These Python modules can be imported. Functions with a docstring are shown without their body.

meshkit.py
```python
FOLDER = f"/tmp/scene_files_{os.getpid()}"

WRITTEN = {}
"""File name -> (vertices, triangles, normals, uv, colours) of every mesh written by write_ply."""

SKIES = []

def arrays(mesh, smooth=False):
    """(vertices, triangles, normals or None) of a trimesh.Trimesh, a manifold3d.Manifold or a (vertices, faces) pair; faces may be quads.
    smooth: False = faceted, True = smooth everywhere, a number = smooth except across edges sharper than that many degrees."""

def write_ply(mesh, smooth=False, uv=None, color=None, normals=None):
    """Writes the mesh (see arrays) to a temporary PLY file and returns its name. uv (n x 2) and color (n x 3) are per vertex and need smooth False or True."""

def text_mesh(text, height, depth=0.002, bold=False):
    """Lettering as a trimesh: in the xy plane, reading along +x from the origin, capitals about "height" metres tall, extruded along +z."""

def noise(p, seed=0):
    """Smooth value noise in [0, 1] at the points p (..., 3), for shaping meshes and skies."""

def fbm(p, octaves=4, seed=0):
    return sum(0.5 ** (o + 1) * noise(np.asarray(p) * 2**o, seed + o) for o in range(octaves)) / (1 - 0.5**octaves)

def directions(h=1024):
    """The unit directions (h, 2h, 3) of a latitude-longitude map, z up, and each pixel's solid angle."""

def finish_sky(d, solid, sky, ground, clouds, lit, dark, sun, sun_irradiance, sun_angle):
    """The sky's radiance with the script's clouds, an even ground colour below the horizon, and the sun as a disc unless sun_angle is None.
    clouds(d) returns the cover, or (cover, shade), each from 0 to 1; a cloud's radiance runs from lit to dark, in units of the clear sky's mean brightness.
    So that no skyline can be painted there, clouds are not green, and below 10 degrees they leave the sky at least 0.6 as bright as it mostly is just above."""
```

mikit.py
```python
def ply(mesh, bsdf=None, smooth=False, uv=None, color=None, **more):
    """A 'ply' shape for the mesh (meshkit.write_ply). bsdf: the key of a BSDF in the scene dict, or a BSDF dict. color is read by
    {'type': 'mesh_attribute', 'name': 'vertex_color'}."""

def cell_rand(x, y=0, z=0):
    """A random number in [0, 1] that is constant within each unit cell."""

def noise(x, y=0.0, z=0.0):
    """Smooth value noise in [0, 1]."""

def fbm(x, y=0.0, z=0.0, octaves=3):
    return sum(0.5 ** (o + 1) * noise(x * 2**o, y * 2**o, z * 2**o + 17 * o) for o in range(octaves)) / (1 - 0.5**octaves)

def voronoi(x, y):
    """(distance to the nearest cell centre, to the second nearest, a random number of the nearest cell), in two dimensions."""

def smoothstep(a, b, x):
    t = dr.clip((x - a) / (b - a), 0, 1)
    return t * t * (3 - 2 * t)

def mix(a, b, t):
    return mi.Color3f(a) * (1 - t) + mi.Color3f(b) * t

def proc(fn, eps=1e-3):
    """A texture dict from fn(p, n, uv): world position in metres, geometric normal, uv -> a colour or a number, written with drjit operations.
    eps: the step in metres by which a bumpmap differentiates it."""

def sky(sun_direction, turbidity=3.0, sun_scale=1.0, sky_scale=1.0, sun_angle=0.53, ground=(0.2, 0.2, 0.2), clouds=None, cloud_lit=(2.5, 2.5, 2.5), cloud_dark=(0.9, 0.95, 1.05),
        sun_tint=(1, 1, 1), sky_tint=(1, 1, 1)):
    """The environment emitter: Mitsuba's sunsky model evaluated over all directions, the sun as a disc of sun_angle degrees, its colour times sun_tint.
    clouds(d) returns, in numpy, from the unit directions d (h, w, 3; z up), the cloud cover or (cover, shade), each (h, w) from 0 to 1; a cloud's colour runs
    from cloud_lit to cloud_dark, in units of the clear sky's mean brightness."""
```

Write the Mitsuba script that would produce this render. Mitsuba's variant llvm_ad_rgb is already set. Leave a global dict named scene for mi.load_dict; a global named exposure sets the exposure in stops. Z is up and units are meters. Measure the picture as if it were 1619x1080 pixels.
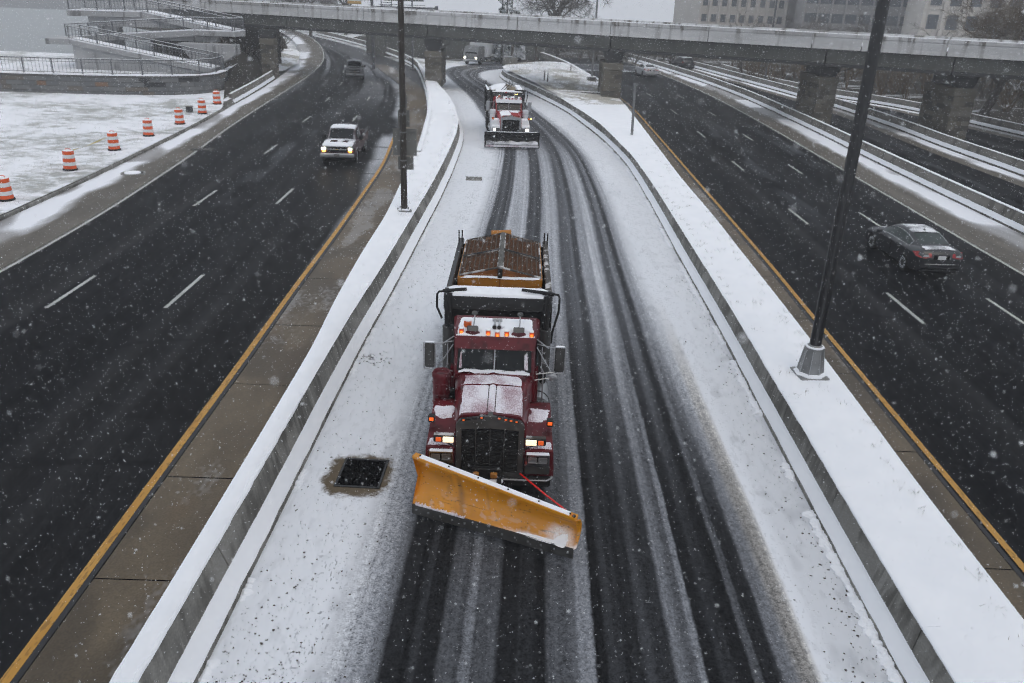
import math, random
import numpy as np, trimesh, shapely.geometry as sg
import manifold3d as m3
from scipy.interpolate import PchipInterpolator
from scipy.spatial import Delaunay
import drjit as dr, mitsuba as mi
import mikit, meshkit
from mikit import noise, fbm, smoothstep, mix, voronoi, cell_rand

T = mi.ScalarTransform4f
scene, labels = {}, {}
rng = np.random.default_rng(7)
random.seed(7)

# ------------------------------------------------------------------ camera, sky, exposure
EYE = np.array([0.0, 0.0, 9.6])
PITCH, ROLL = math.radians(23.4), math.radians(2.21)
_f = np.array([0, math.cos(PITCH), -math.sin(PITCH)])
_u0 = np.cross([1, 0, 0], _f)
_up = -math.sin(ROLL) * np.array([1.0, 0, 0]) + math.cos(ROLL) * _u0
scene['camera'] = {'type': 'thinlens', 'fov': 64.1, 'fov_axis': 'x', 'near_clip': 0.05, 'far_clip': 3000.0,
                   'aperture_radius': 0.004, 'focus_distance': 19.0,
                   'to_world': T().look_at(origin=EYE.tolist(), target=(EYE + _f).tolist(), up=_up.tolist())}
exposure = 1.26
scene['sky'] = mikit.sky((0.25, -0.55, 0.8), turbidity=4, sun_scale=0.12, sun_angle=30, sky_scale=1.0,
                         clouds=lambda d: (np.ones(d.shape[:2]), np.clip(0.55 - 0.5 * d[..., 2], 0, 1)), cloud_lit=(1.95, 2.08, 2.3), cloud_dark=(1.5, 1.62, 1.8),
                         ground=(0.84, 0.86, 0.89))

# ------------------------------------------------------------------ mesh helpers
def tm(v, f): return trimesh.Trimesh(np.asarray(v, float), np.asarray(f, int), process=False)
def cat(ms):
    ms = [m for m in ms if m is not None]
    n, V, Fs = 0, [], []
    for m in ms:
        V.append(np.asarray(m.vertices)); Fs.append(np.asarray(m.faces) + n); n += len(m.vertices)
    return tm(np.vstack(V), np.vstack(Fs))
def rotz(a):
    c, s = math.cos(a), math.sin(a)
    return np.array([[c, -s, 0, 0], [s, c, 0, 0], [0, 0, 1, 0], [0, 0, 0, 1.0]])
def rotx(a):
    c, s = math.cos(a), math.sin(a)
    return np.array([[1, 0, 0, 0], [0, c, -s, 0], [0, s, c, 0], [0, 0, 0, 1.0]])
def roty(a):
    c, s = math.cos(a), math.sin(a)
    return np.array([[c, 0, s, 0], [0, 1, 0, 0], [-s, 0, c, 0], [0, 0, 0, 1.0]])
def mov(x, y=0, z=0):
    m = np.eye(4); m[:3, 3] = (x, y, z); return m
def xf(m, M):
    v = np.asarray(m.vertices) @ M[:3, :3].T + M[:3, 3]
    f = np.asarray(m.faces)
    return tm(v, f[:, ::-1] if np.linalg.det(M[:3, :3]) < 0 else f)
def hull(p): 
    h = trimesh.convex.convex_hull(np.asarray(p, float)); return tm(h.vertices, h.faces)
_BF = np.array([[0, 1, 3], [0, 3, 2], [4, 6, 7], [4, 7, 5], [0, 4, 5], [0, 5, 1], [2, 3, 7], [2, 7, 6], [0, 2, 6], [0, 6, 4], [1, 5, 7], [1, 7, 3]])
def box(c, s, bev=0.0, M=None):
    """Box of size s centred at c; bev chamfers every edge."""
    c, h = np.asarray(c, float), np.asarray(s, float) / 2
    sg8 = np.array([[x, y, z] for x in (-1, 1) for y in (-1, 1) for z in (-1, 1)], float)
    if bev:
        bev = min(bev, 0.45 * 2 * h.min())
        m = hull(np.vstack([sg8 * (h - np.array(b) * bev) for b in ((0, 1, 1), (1, 0, 1), (1, 1, 0))]))
    else:
        m = tm(sg8 * h, _BF)
    if M is not None: m = xf(m, M)
    m.vertices = np.asarray(m.vertices) + c
    return m
def tube(pts, r, n=8, cap=True):
    pts = np.asarray(pts, float); k = len(pts)
    r = np.broadcast_to(np.asarray(r, float), (k,))
    t = np.gradient(pts, axis=0); t /= np.linalg.norm(t, axis=1, keepdims=True) + 1e-12
    a = np.cross(t[0], [0, 0, 1] if abs(t[0][2]) < 0.9 else [1, 0, 0]); a /= np.linalg.norm(a)
    V = []
    ang = np.arange(n) * 2 * math.pi / n
    for i in range(k):
        a = a - t[i] * (a @ t[i]); a /= np.linalg.norm(a) + 1e-12
        b = np.cross(t[i], a)
        V.append(pts[i] + r[i] * (np.cos(ang)[:, None] * a + np.sin(ang)[:, None] * b))
    return skin(V, True, cap)
def skin(rings, closed=True, cap=True):
    """Joins rings (each n points) into a surface."""
    R = np.asarray(rings, float); k, n = R.shape[:2]
    i, j = np.meshgrid(np.arange(k - 1), np.arange(n if closed else n - 1), indexing='ij')
    a, b = (i * n + j).ravel(), (i * n + (j + 1) % n).ravel()
    F = np.vstack([np.stack([a, b, b + n], 1), np.stack([a, b + n, a + n], 1)])
    V = R.reshape(-1, 3)
    if cap and closed:
        V = np.vstack([V, R[0].mean(0), R[-1].mean(0)])
        q = np.arange(n)
        F = np.vstack([F, np.stack([q * 0 + k * n, (q + 1) % n, q], 1), np.stack([q * 0 + k * n + 1, (k - 1) * n + q, (k - 1) * n + (q + 1) % n], 1)])
    return tm(V, F)
def lathe(prof, n=20, M=None):
    """Profile of (radius, height) turned round z."""
    ang = np.arange(n) * 2 * math.pi / n
    m = skin([np.stack([r * np.cos(ang), r * np.sin(ang), ang * 0 + z], 1) for r, z in prof])
    return xf(m, M) if M is not None else m
def cyl(p0, p1, r0, r1=None, n=10): return tube([p0, p1], [r0, r0 if r1 is None else r1], n)
def prism(poly, depth, M=None):
    """Polygon in the xy plane extruded along z."""
    p = poly if hasattr(poly, 'exterior') else sg.Polygon(poly)
    m = trimesh.creation.extrude_polygon(p, depth, engine='earcut'); m = tm(m.vertices, m.faces)
    return xf(m, M) if M is not None else m
YZX = np.array([[0, 0, 1, 0], [1, 0, 0, 0], [0, 1, 0, 0], [0, 0, 0, 1.0]])     # (a, b, depth) -> y = a, z = b, x = depth
XZY = np.array([[1, 0, 0, 0], [0, 0, 1, 0], [0, 1, 0, 0], [0, 0, 0, 1.0]])     # (a, b, depth) -> x = a, z = b, y = depth
def smooth_path(pts, step=1.0):
    pts = np.asarray(pts, float)
    s = np.r_[0, np.cumsum(np.linalg.norm(np.diff(pts[:, :2], axis=0), axis=1))]
    q = np.linspace(0, s[-1], max(2, int(round(s[-1] / step)) + 1))
    return np.stack([PchipInterpolator(s, pts[:, k])(q) for k in range(pts.shape[1])], 1)
def arc(path):
    return np.r_[0, np.cumsum(np.linalg.norm(np.diff(path[:, :2], axis=0), axis=1))]
def normals2(path):
    t = np.gradient(path[:, :2], axis=0); t /= np.linalg.norm(t, axis=1, keepdims=True)
    return np.stack([t[:, 1], -t[:, 0]], 1)        # to the right of the way of travel
def sweep(path, prof, uv=False, closed=False, v0=0.0):
    """Profile of (offset to the right, height) swept along a plan path; uv = (offset, metres along)."""
    path = np.asarray(path, float); n = normals2(path); s = arc(path) + v0
    prof = np.asarray(prof, float)
    z = path[:, 2] if path.shape[1] > 2 else np.zeros(len(path))
    V = np.concatenate([path[:, None, :2] + prof[None, :, :1] * n[:, None, :], (prof[None, :, 1] + z[:, None])[..., None]], -1)
    m = skin(V, closed, closed)
    if uv:
        U = np.stack(np.broadcast_arrays(prof[None, :, 0], s[:, None]), -1).reshape(-1, 2)
        return m, U
    return m
def between(pa, pb, za, zb, n=60, across=2, rise=0.0, rough=0.0, seed=0):
    """Sheet between two plan polylines, matched by length; uv in metres."""
    pa, pb = np.asarray(pa, float), np.asarray(pb, float)
    def res(p):
        s = arc(p); s = s / s[-1]
        return np.stack([np.interp(np.linspace(0, 1, n), s, p[:, k]) for k in range(2)], 1)
    A, Bq = res(pa), res(pb)
    w = np.linspace(0, 1, across)
    P = A[:, None] * (1 - w)[None, :, None] + Bq[:, None] * w[None, :, None]
    z = za * (1 - w) + zb * w + rise * np.sin(w * math.pi)
    Z = np.broadcast_to(z[None], P.shape[:2]).copy()
    if rough:
        Z += rough * (meshkit.fbm(np.stack([P[..., 0] * 1.1, P[..., 1] * 1.1, P[..., 0] * 0], -1), 3, seed) - 0.5) * np.sin(np.clip(w, 0, 1) * math.pi)[None]
    m = skin(np.concatenate([P, Z[..., None]], -1), False, False)
    return m, np.stack([np.broadcast_to(w[None] * np.linalg.norm(A[0] - Bq[0]), P.shape[:2]), P[..., 1]], -1).reshape(-1, 2)
def terrain(poly, zf, step=1.0):
    """Height field over a polygon."""
    pg = sg.Polygon(poly).buffer(0)
    ring = np.array(sg.LineString(pg.exterior.coords).segmentize(step).coords)[:-1]
    x0, y0, x1, y1 = pg.bounds
    X, Yq = np.meshgrid(np.arange(x0, x1, step), np.arange(y0, y1, step))
    g = np.stack([X.ravel(), Yq.ravel()], 1) + rng.uniform(-.2, .2, (X.size, 2)) * step
    inner = pg.buffer(-0.4 * step)
    import shapely
    g = g[shapely.contains_xy(inner, g[:, 0], g[:, 1])]
    p = np.vstack([ring[:, :2], g]); tri = Delaunay(p).simplices
    c = p[tri].mean(1); tri = tri[shapely.contains_xy(pg, c[:, 0], c[:, 1])]
    a, b, d = p[tri[:, 0]], p[tri[:, 1]], p[tri[:, 2]]
    flip = ((b - a)[:, 0] * (d - a)[:, 1] - (b - a)[:, 1] * (d - a)[:, 0]) < 0
    tri[flip] = tri[flip][:, ::-1]
    return tm(np.c_[p, zf(p[:, 0], p[:, 1])], tri)
def man(m):
    m = trimesh.Trimesh(m.vertices, m.faces, process=True); m.merge_vertices()
    return m3.Manifold(m3.Mesh(np.asarray(m.vertices, np.float32), np.asarray(m.faces, np.uint32)))
def unman(x):
    q = x.to_mesh(); return tm(q.vert_properties[:, :3], q.tri_verts)

# ------------------------------------------------------------------ scene helpers
_used = {}
def key_of(base):
    n = _used.get(base, 0); _used[base] = n + 1
    return base if n == 0 else f'{base}_{n:03d}'
def lab(key, label=None, category=None, group=None, kind=None):
    d = {k: v for k, v in dict(label=label, category=category, group=group, kind=kind).items() if v}
    if d: labels[key] = {**labels.get(key, {}), **d}
    return key
def put(name, mesh, mat, parent=None, label=None, category=None, group=None, kind=None, smooth=30, uv=None, **more):
    key = key_of(f'{parent}__{name}' if parent else name)
    scene[key] = mikit.ply(mesh, mat, smooth=smooth, uv=uv, **more)
    return lab(key, label, category, group, kind)
def thing(name, label, category, group=None): return lab(key_of(name), label, category, group)
class Part:
    """Adds parts, given in a thing's own frame, to that thing."""
    def __init__(self, key, M): self.key, self.M = key, M
    def __call__(self, name, mesh, mat, parent=None, smooth=30, **k):
        return put(name, xf(mesh, self.M), mat, parent=parent or self.key, smooth=smooth, **k)

# ------------------------------------------------------------------ materials
def mat(name, color, rough=0.6, metallic=0.0, spec=0.5, bump=None, bump_scale=1.0, clearcoat=0.0, emit=None, **more):
    c = color if isinstance(color, dict) else {'type': 'rgb', 'value': list(color)}
    r = rough if isinstance(rough, dict) else float(rough)
    b = {'type': 'principled', 'base_color': c, 'roughness': r, 'metallic': float(metallic), 'specular': float(spec), 'clearcoat': float(clearcoat), **more}
    if bump is not None: b = {'type': 'bumpmap', 'texture': mikit.proc(bump, eps=0.004), 'scale': float(bump_scale), 'bsdf': b}
    scene[name] = {'type': 'twosided', 'bsdf': b}
P = mikit.proc
SNOW = (0.84, 0.86, 0.89)
def band(u, a, b, s): return smoothstep(a - s, a + s, u) * (1 - smoothstep(b - s, b + s, u))

mat('mat_snow', P(lambda p, n, uv: mix((0.80, 0.825, 0.86), (0.87, 0.885, 0.91), fbm(p.x * 2.1, p.y * 2.1, p.z))), 0.75, spec=0.2,
    bump=lambda p, n, uv: fbm(p.x * 7, p.y * 7, p.z * 7) + 0.35 * noise(p.x * 45, p.y * 45, p.z * 45), bump_scale=0.022)

def steps(u, first, table):
    """Tone across the road: (edge, softness, tone beyond it) ..."""
    t, last = mi.Float(first), first
    for e, s, v in table:
        t = t + (v - last) * smoothstep(e - s, e + s, u); last = v
    return t
NEAR_TONES = [(-3.55, 0.42, 0.34), (-2.95, 0.22, 0.12), (-2.76, 0.05, 0.020), (-2.35, 0.02, 0.034), (-2.22, 0.03, 0.020), (-1.90, 0.05, 0.080), (-1.55, 0.03, 0.175), (-1.38, 0.03, 0.082), (-1.00, 0.05, 0.018), (-0.66, 0.03, 0.032), (-0.42, 0.03, 0.019),
              (-0.20, 0.05, 0.092), (0.30, 0.04, 0.20), (0.58, 0.03, 0.016), (0.76, 0.04, 0.036), (1.05, 0.05, 0.024), (1.32, 0.04, 0.050), (1.50, 0.04, 0.034), (1.80, 0.05, 0.155), (2.00, 0.05, 0.105), (2.14, 0.04, 0.20), (2.27, 0.03, 0.017),
              (2.50, 0.05, 0.032), (2.76, 0.05, 0.018), (3.00, 0.03, 0.095), (3.14, 0.03, 0.025), (3.44, 0.05, 0.165), (3.74, 0.12, 0.27), (4.02, 0.08, 0.80), (4.30, 0.15, 0.70)]
MID_TONES = [(-3.25, 0.45, 0.42), (-2.79, 0.09, 0.070), (-2.45, 0.04, 0.10), (-2.34, 0.04, 0.062), (-2.15, 0.03, 0.12), (-2.08, 0.03, 0.075), (-1.95, 0.08, 0.44), (-1.02, 0.09, 0.066), (-0.75, 0.05, 0.095), (-0.60, 0.05, 0.060), (-0.28, 0.10, 0.36),
             (0.48, 0.14, 0.095), (0.82, 0.06, 0.125), (1.08, 0.06, 0.062), (1.36, 0.10, 0.30), (1.80, 0.10, 0.46), (2.08, 0.10, 0.28), (2.22, 0.08, 0.080), (2.50, 0.07, 0.20), (2.74, 0.07, 0.055), (2.98, 0.10, 0.30), (3.45, 0.40, 0.78)]
FAR_TONES = [(-3.75, 0.35, 0.13), (-2.8, 0.3, 0.070), (-1.9, 0.2, 0.14), (-1.4, 0.2, 0.075), (-0.4, 0.25, 0.22), (0.2, 0.2, 0.14), (0.7, 0.2, 0.070), (1.5, 0.15, 0.20), (1.9, 0.15, 0.09), (2.6, 0.1, 0.14), (2.75, 0.1, 0.08), (3.2, 0.2, 0.45), (3.7, 0.3, 0.78)]
def _ramp(p, n, uv):
    """Snow left on the ramp: bare wheel tracks, grey slush between, undisturbed snow at both sides. uv.x: metres from the centre line."""
    v = uv.y
    u = uv.x + 0.14 * (noise(v * 0.07, 3.0) - 0.5) + 0.035 * (fbm(p.x * 8, p.y * 2.5) - 0.5)
    near, far = 1 - smoothstep(13.0, 29.0, v), smoothstep(46.0, 62.0, v)
    t = steps(u, 0.80, NEAR_TONES) * near + (1 - near) * (steps(u, 0.80, MID_TONES) * (1 - far) + steps(u, 0.80, FAR_TONES) * far)
    low = 1 - smoothstep(0.40, 0.72, t)                     # 1 where the snow is trodden or gone
    streak = noise(uv.x * 11, v * 0.06, 2.0) * 0.6 + noise(uv.x * 34, v * 0.16, 5.0) * 0.4
    grain = noise(p.x * 48, p.y * 48) * 0.6 + noise(p.x * 19, p.y * 19, 3.0) * 0.4
    tread = 0.5 + 0.5 * dr.sin(v * 74.0 + 3.0 * noise(uv.x * 9, v * 2.0))
    t = t * (1 + low * (0.75 * (streak - 0.5) + 1.35 * (grain - 0.5)) + 0.25 * low * (tread - 0.5) * band(u, 2.27, 2.50, 0.03))
    blotch = smoothstep(0.60, 0.80, fbm(p.x * 2.6, p.y * 1.3, 6.0)) * smoothstep(0.3, 0.6, t) * (1 - smoothstep(0.75, 0.8, t))
    t = t * (1 - 0.16 * blotch)
    flecks = smoothstep(0.80, 0.86, noise(p.x * 30, p.y * 21, 8.0)) * (0.35 + 0.65 * smoothstep(0.5, 0.8, noise(p.x * 1.2, p.y * 0.5, 4.0)))
    t = t * (1 - 0.55 * flecks * smoothstep(0.22, 0.5, t) * smoothstep(3.5, 3.9, dr.abs(u)) * (1 - smoothstep(3.9, 4.7, dr.abs(u))))
    t = t * (1 - 0.10 * smoothstep(0.5, 0.8, fbm(p.x * 11, p.y * 4.5, 1.0)) * (1 - low))
    c = mix((0.94, 0.985, 1.08), (0.965, 0.995, 1.04), smoothstep(0.1, 0.7, t)) * t
    brown = band(u, 3.70, 4.02, 0.10) * near
    c = mix(c, c * mi.Color3f(1.08, 1.0, 0.88), brown)
    # melted brown patch round the drain
    rx, ry = (p.x + 3.14) / 0.66, (p.y - 14.74) / 0.74
    d = dr.sqrt(dr.sqrt(rx * rx * rx * rx + ry * ry * ry * ry)) + 0.34 * (fbm(p.x * 7, p.y * 7) - 0.5) + 0.12 * (noise(p.x * 33, p.y * 33) - 0.5)
    hole = 1 - smoothstep(0.90, 1.18, d)
    return mix(c, mix((0.10, 0.078, 0.052), (0.15, 0.12, 0.085), grain), hole)
def _ramp_bump(p, n, uv):
    u = uv.x
    side = dr.maximum(1 - smoothstep(-3.9, -2.9, u), smoothstep(3.5, 4.3, u))
    ridge = band(u, 3.72, 3.95, 0.16) + 0.7 * band(u, -3.6, -3.3, 0.2)
    return side * (0.03 + 0.03 * fbm(p.x * 5, p.y * 3.2) + 0.012 * noise(p.x * 28, p.y * 22)) + 0.06 * ridge * fbm(p.x * 3, p.y * 1.5) + 0.004 * noise(p.x * 55, p.y * 55)
mat('mat_ramp', P(_ramp), P(lambda p, n, uv: 0.45 + 0.25 * noise(uv.x * 5, uv.y * 0.4)), spec=0.02, bump=_ramp_bump, bump_scale=1.0)

def _asphalt(p, n, uv, drift=0.0):
    u, v = uv.x, uv.y
    w = u + 0.25 * (noise(v * 0.05, 4.0) - 0.5)
    lanes = 0.5 + 0.5 * dr.cos(w * (2 * math.pi / 1.77))
    streak = fbm(u * 3.2, v * 0.05, 2.0)
    fine = noise(u * 22, v * 0.9)
    g = noise(p.x * 60, p.y * 60)
    c = mix((0.0025, 0.0028, 0.0035), (0.0150, 0.0162, 0.0190), dr.clip(0.65 * streak + 0.18 * lanes + 0.25 * (fine - 0.5) + 0.22 * (g - 0.5), 0, 1))
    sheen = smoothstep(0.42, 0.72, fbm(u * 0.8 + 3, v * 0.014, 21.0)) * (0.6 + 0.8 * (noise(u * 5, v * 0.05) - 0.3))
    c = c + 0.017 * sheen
    patch = band(cell_rand(dr.floor((u + 7) / 3.4), dr.floor(v / 17.0)), 0.0, 0.22, 0.001) * band((u + 7) / 3.4 - dr.floor((u + 7) / 3.4), 0.08, 0.92, 0.004)
    c = c * (1 - 0.30 * patch)
    slush = smoothstep(0.56, 0.80, fbm(u * 1.5 + 9, v * 0.035, 7.0)) * smoothstep(0.35, 0.8, fbm(p.x * 1.4, p.y * 0.35, 3.0)) * smoothstep(18.0, 60.0, v)
    c = mix(c, (0.15, 0.16, 0.175), 0.42 * slush)
    edge = drift * smoothstep(4.75, 5.4, u + 0.9 * (fbm(v * 0.10, 3.0) - 0.5)) * band(v, 27.0, 118.0, 7.0) * smoothstep(0.34, 0.60, fbm(v * 0.16, u * 0.4, 2.0) + 0.12 * smoothstep(60.0, 90.0, v))
    edge = edge + drift * 0.5 * smoothstep(0.45, 0.65, fbm(u * 0.9, v * 0.03, 11.0)) * smoothstep(62.0, 100.0, v)
    c = mix(c, (0.62, 0.64, 0.68), dr.clip(edge * (0.7 + 0.6 * (g - 0.5)), 0, 0.9))
    seam = 1 - smoothstep(0.012, 0.03, dr.abs(noise(p.x * 0.13, p.y * 0.3, 5.0) - 0.5))
    return mix(c, (0.009, 0.0095, 0.011), 0.6 * seam)
mat('mat_asphalt_drifted', P(lambda p, n, uv: _asphalt(p, n, uv, 1.0)), 0.5, spec=0.02)
mat('mat_asphalt', P(_asphalt), P(lambda p, n, uv: 0.38 + 0.3 * fbm(uv.x * 2.2, uv.y * 0.07, 1.0)), spec=0.02, bump=lambda p, n, uv: noise(p.x * 70, p.y * 70), bump_scale=0.003)

def _slab(p, n, uv):
    c = mix((0.072, 0.051, 0.028), (0.132, 0.100, 0.060), fbm(p.x * 1.6, p.y * 0.8, 2.0))
    rust = smoothstep(0.55, 0.8, fbm(p.x * 1.1 + 5, p.y * 0.45, 9.0))
    c = mix(c, (0.105, 0.068, 0.034), 0.55 * rust)
    c = c * (0.8 + 0.4 * noise(p.x * 38, p.y * 38))
    c = c * (1 - 0.35 * smoothstep(0.5, 0.7, fbm(p.x * 0.8, p.y * 0.35, 14.0)))
    # snow blown into the side by the wall or kerb (uv.x = 0) and in thin drifts
    drift = smoothstep(0.58, 0.80, fbm(p.x * 0.9 + 3, p.y * 0.28, 1.0) + 0.2 * (noise(p.x * 14, p.y * 9) - 0.5)) * 0.2
    return mix(c, (0.62, 0.64, 0.67), drift)
mat('mat_slab', P(_slab), 0.5, spec=0.4, bump=lambda p, n, uv: fbm(p.x * 20, p.y * 20), bump_scale=0.004)

def _gutter(p, n, uv):
    """Concrete gutter half covered by wind-blown snow. uv.x: 0 at the road side, 1 at the kerb."""
    t = uv.x + 0.28 * (fbm(p.x * 0.4, p.y * 0.16, 1.0) - 0.5) + 0.22 * (fbm(p.x * 1.6, p.y * 0.5, 5.0) - 0.5)
    c = mix((0.060, 0.052, 0.040), (0.135, 0.12, 0.10), fbm(p.x * 1.5, p.y * 0.4, 2.0)) * (0.75 + 0.5 * noise(p.x * 25, p.y * 25))
    gaps = smoothstep(0.40, 0.56, fbm(p.x * 0.35 + 8, p.y * 0.17, 12.0))
    s = smoothstep(0.42, 0.72, t) * (0.25 + 0.75 * gaps)
    s = s * (1 - smoothstep(0.86, 0.98, uv.x) * 0.55 * noise(p.x * 2.0, p.y * 0.9))
    return mix(c, (0.78, 0.80, 0.84), dr.clip(s * 1.25 + 0.25 * (noise(p.x * 18, p.y * 18) - 0.5) * s, 0, 1))
mat('mat_gutter', P(_gutter), 0.6, spec=0.35)

def _wall(p, n, uv):
    c = mix((0.12, 0.118, 0.11), (0.27, 0.265, 0.245), fbm(p.x * 1.3 + p.z * 0.5, p.y * 1.3, p.z * 1.2))
    q = p.x * 0.9 + p.y
    blot = fbm(q * 1.5, p.z * 2.2, 3.0) * 0.6 + 0.4 * fbm(q * 7.5, p.z * 1.5, 9.0)
    c = mix(c, (0.055, 0.052, 0.045), smoothstep(0.36, 0.70, blot) * 0.75)
    drip = smoothstep(0.60, 0.72, noise(q * 13.0, p.z * 1.1, 7.0)) * smoothstep(0.5, 0.65, noise(q * 1.1, 4.0))
    c = mix(c, (0.36, 0.355, 0.34), 0.25 * drip)
    return c * (0.82 + 0.36 * noise(p.x * 35, p.y * 35, p.z * 35))
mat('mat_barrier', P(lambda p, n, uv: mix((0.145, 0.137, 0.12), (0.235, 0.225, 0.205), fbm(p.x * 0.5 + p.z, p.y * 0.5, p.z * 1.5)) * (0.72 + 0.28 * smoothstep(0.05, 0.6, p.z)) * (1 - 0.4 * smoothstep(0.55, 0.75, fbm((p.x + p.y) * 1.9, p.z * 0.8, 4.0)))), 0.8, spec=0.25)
mat('mat_wall', P(_wall), 0.8, spec=0.3, bump=lambda p, n, uv: fbm(p.x * 14, p.y * 14, p.z * 14), bump_scale=0.012)

def _parapet(p, n, uv):
    c = mix((0.46, 0.465, 0.465), (0.64, 0.645, 0.65), fbm(p.x * 0.35, p.y * 0.35, p.z * 0.8))
    run = fbm((p.x - p.y) * 2.4, p.z * 0.35, 1.0)
    top = smoothstep(6.55, 7.15, p.z)
    c = mix(c, (0.11, 0.10, 0.085), dr.clip(smoothstep(0.50, 0.78, run) * (0.35 + 0.6 * top) + 0.45 * top * smoothstep(0.45, 0.65, fbm((p.x - p.y) * 0.22, 3.0)), 0, 0.85))
    return c * (0.9 + 0.2 * noise(p.x * 12, p.y * 12, p.z * 12))
mat('mat_parapet', P(_parapet), 0.75, spec=0.3)
mat('mat_girder', P(lambda p, n, uv: mix((0.062, 0.065, 0.060), (0.118, 0.121, 0.113), fbm((p.x - p.y) * 0.7, p.z * 0.5, 1.0)) * (0.85 + 0.3 * noise((p.x - p.y) * 7, p.z * 1.2))), 0.7, spec=0.3)
mat('mat_dark_steel', (0.028, 0.029, 0.03), 0.55)
mat('mat_pale_concrete', P(lambda p, n, uv: mix((0.26, 0.265, 0.27), (0.42, 0.425, 0.43), fbm(p.x * 0.6, p.y * 0.6, p.z * 1.1)) * (1 - 0.5 * smoothstep(0.58, 0.75, fbm((p.x + p.y) * 1.6, p.z * 0.3, 2.0)))), 0.8, spec=0.25)
for i, c in enumerate(((0.115, 0.105, 0.088), (0.150, 0.138, 0.115), (0.088, 0.083, 0.074), (0.17, 0.16, 0.14))):
    mat(f'mat_pier_stone_{i}', c, 0.85, spec=0.2)
for i, c in enumerate(((0.135, 0.14, 0.145), (0.165, 0.168, 0.17), (0.045, 0.047, 0.05), (0.20, 0.125, 0.085), (0.15, 0.135, 0.12))):
    mat(f'mat_field_stone_{i}', c, 0.85, spec=0.2)
mat('mat_mortar', (0.10, 0.10, 0.098), 0.9, spec=0.1)

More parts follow.
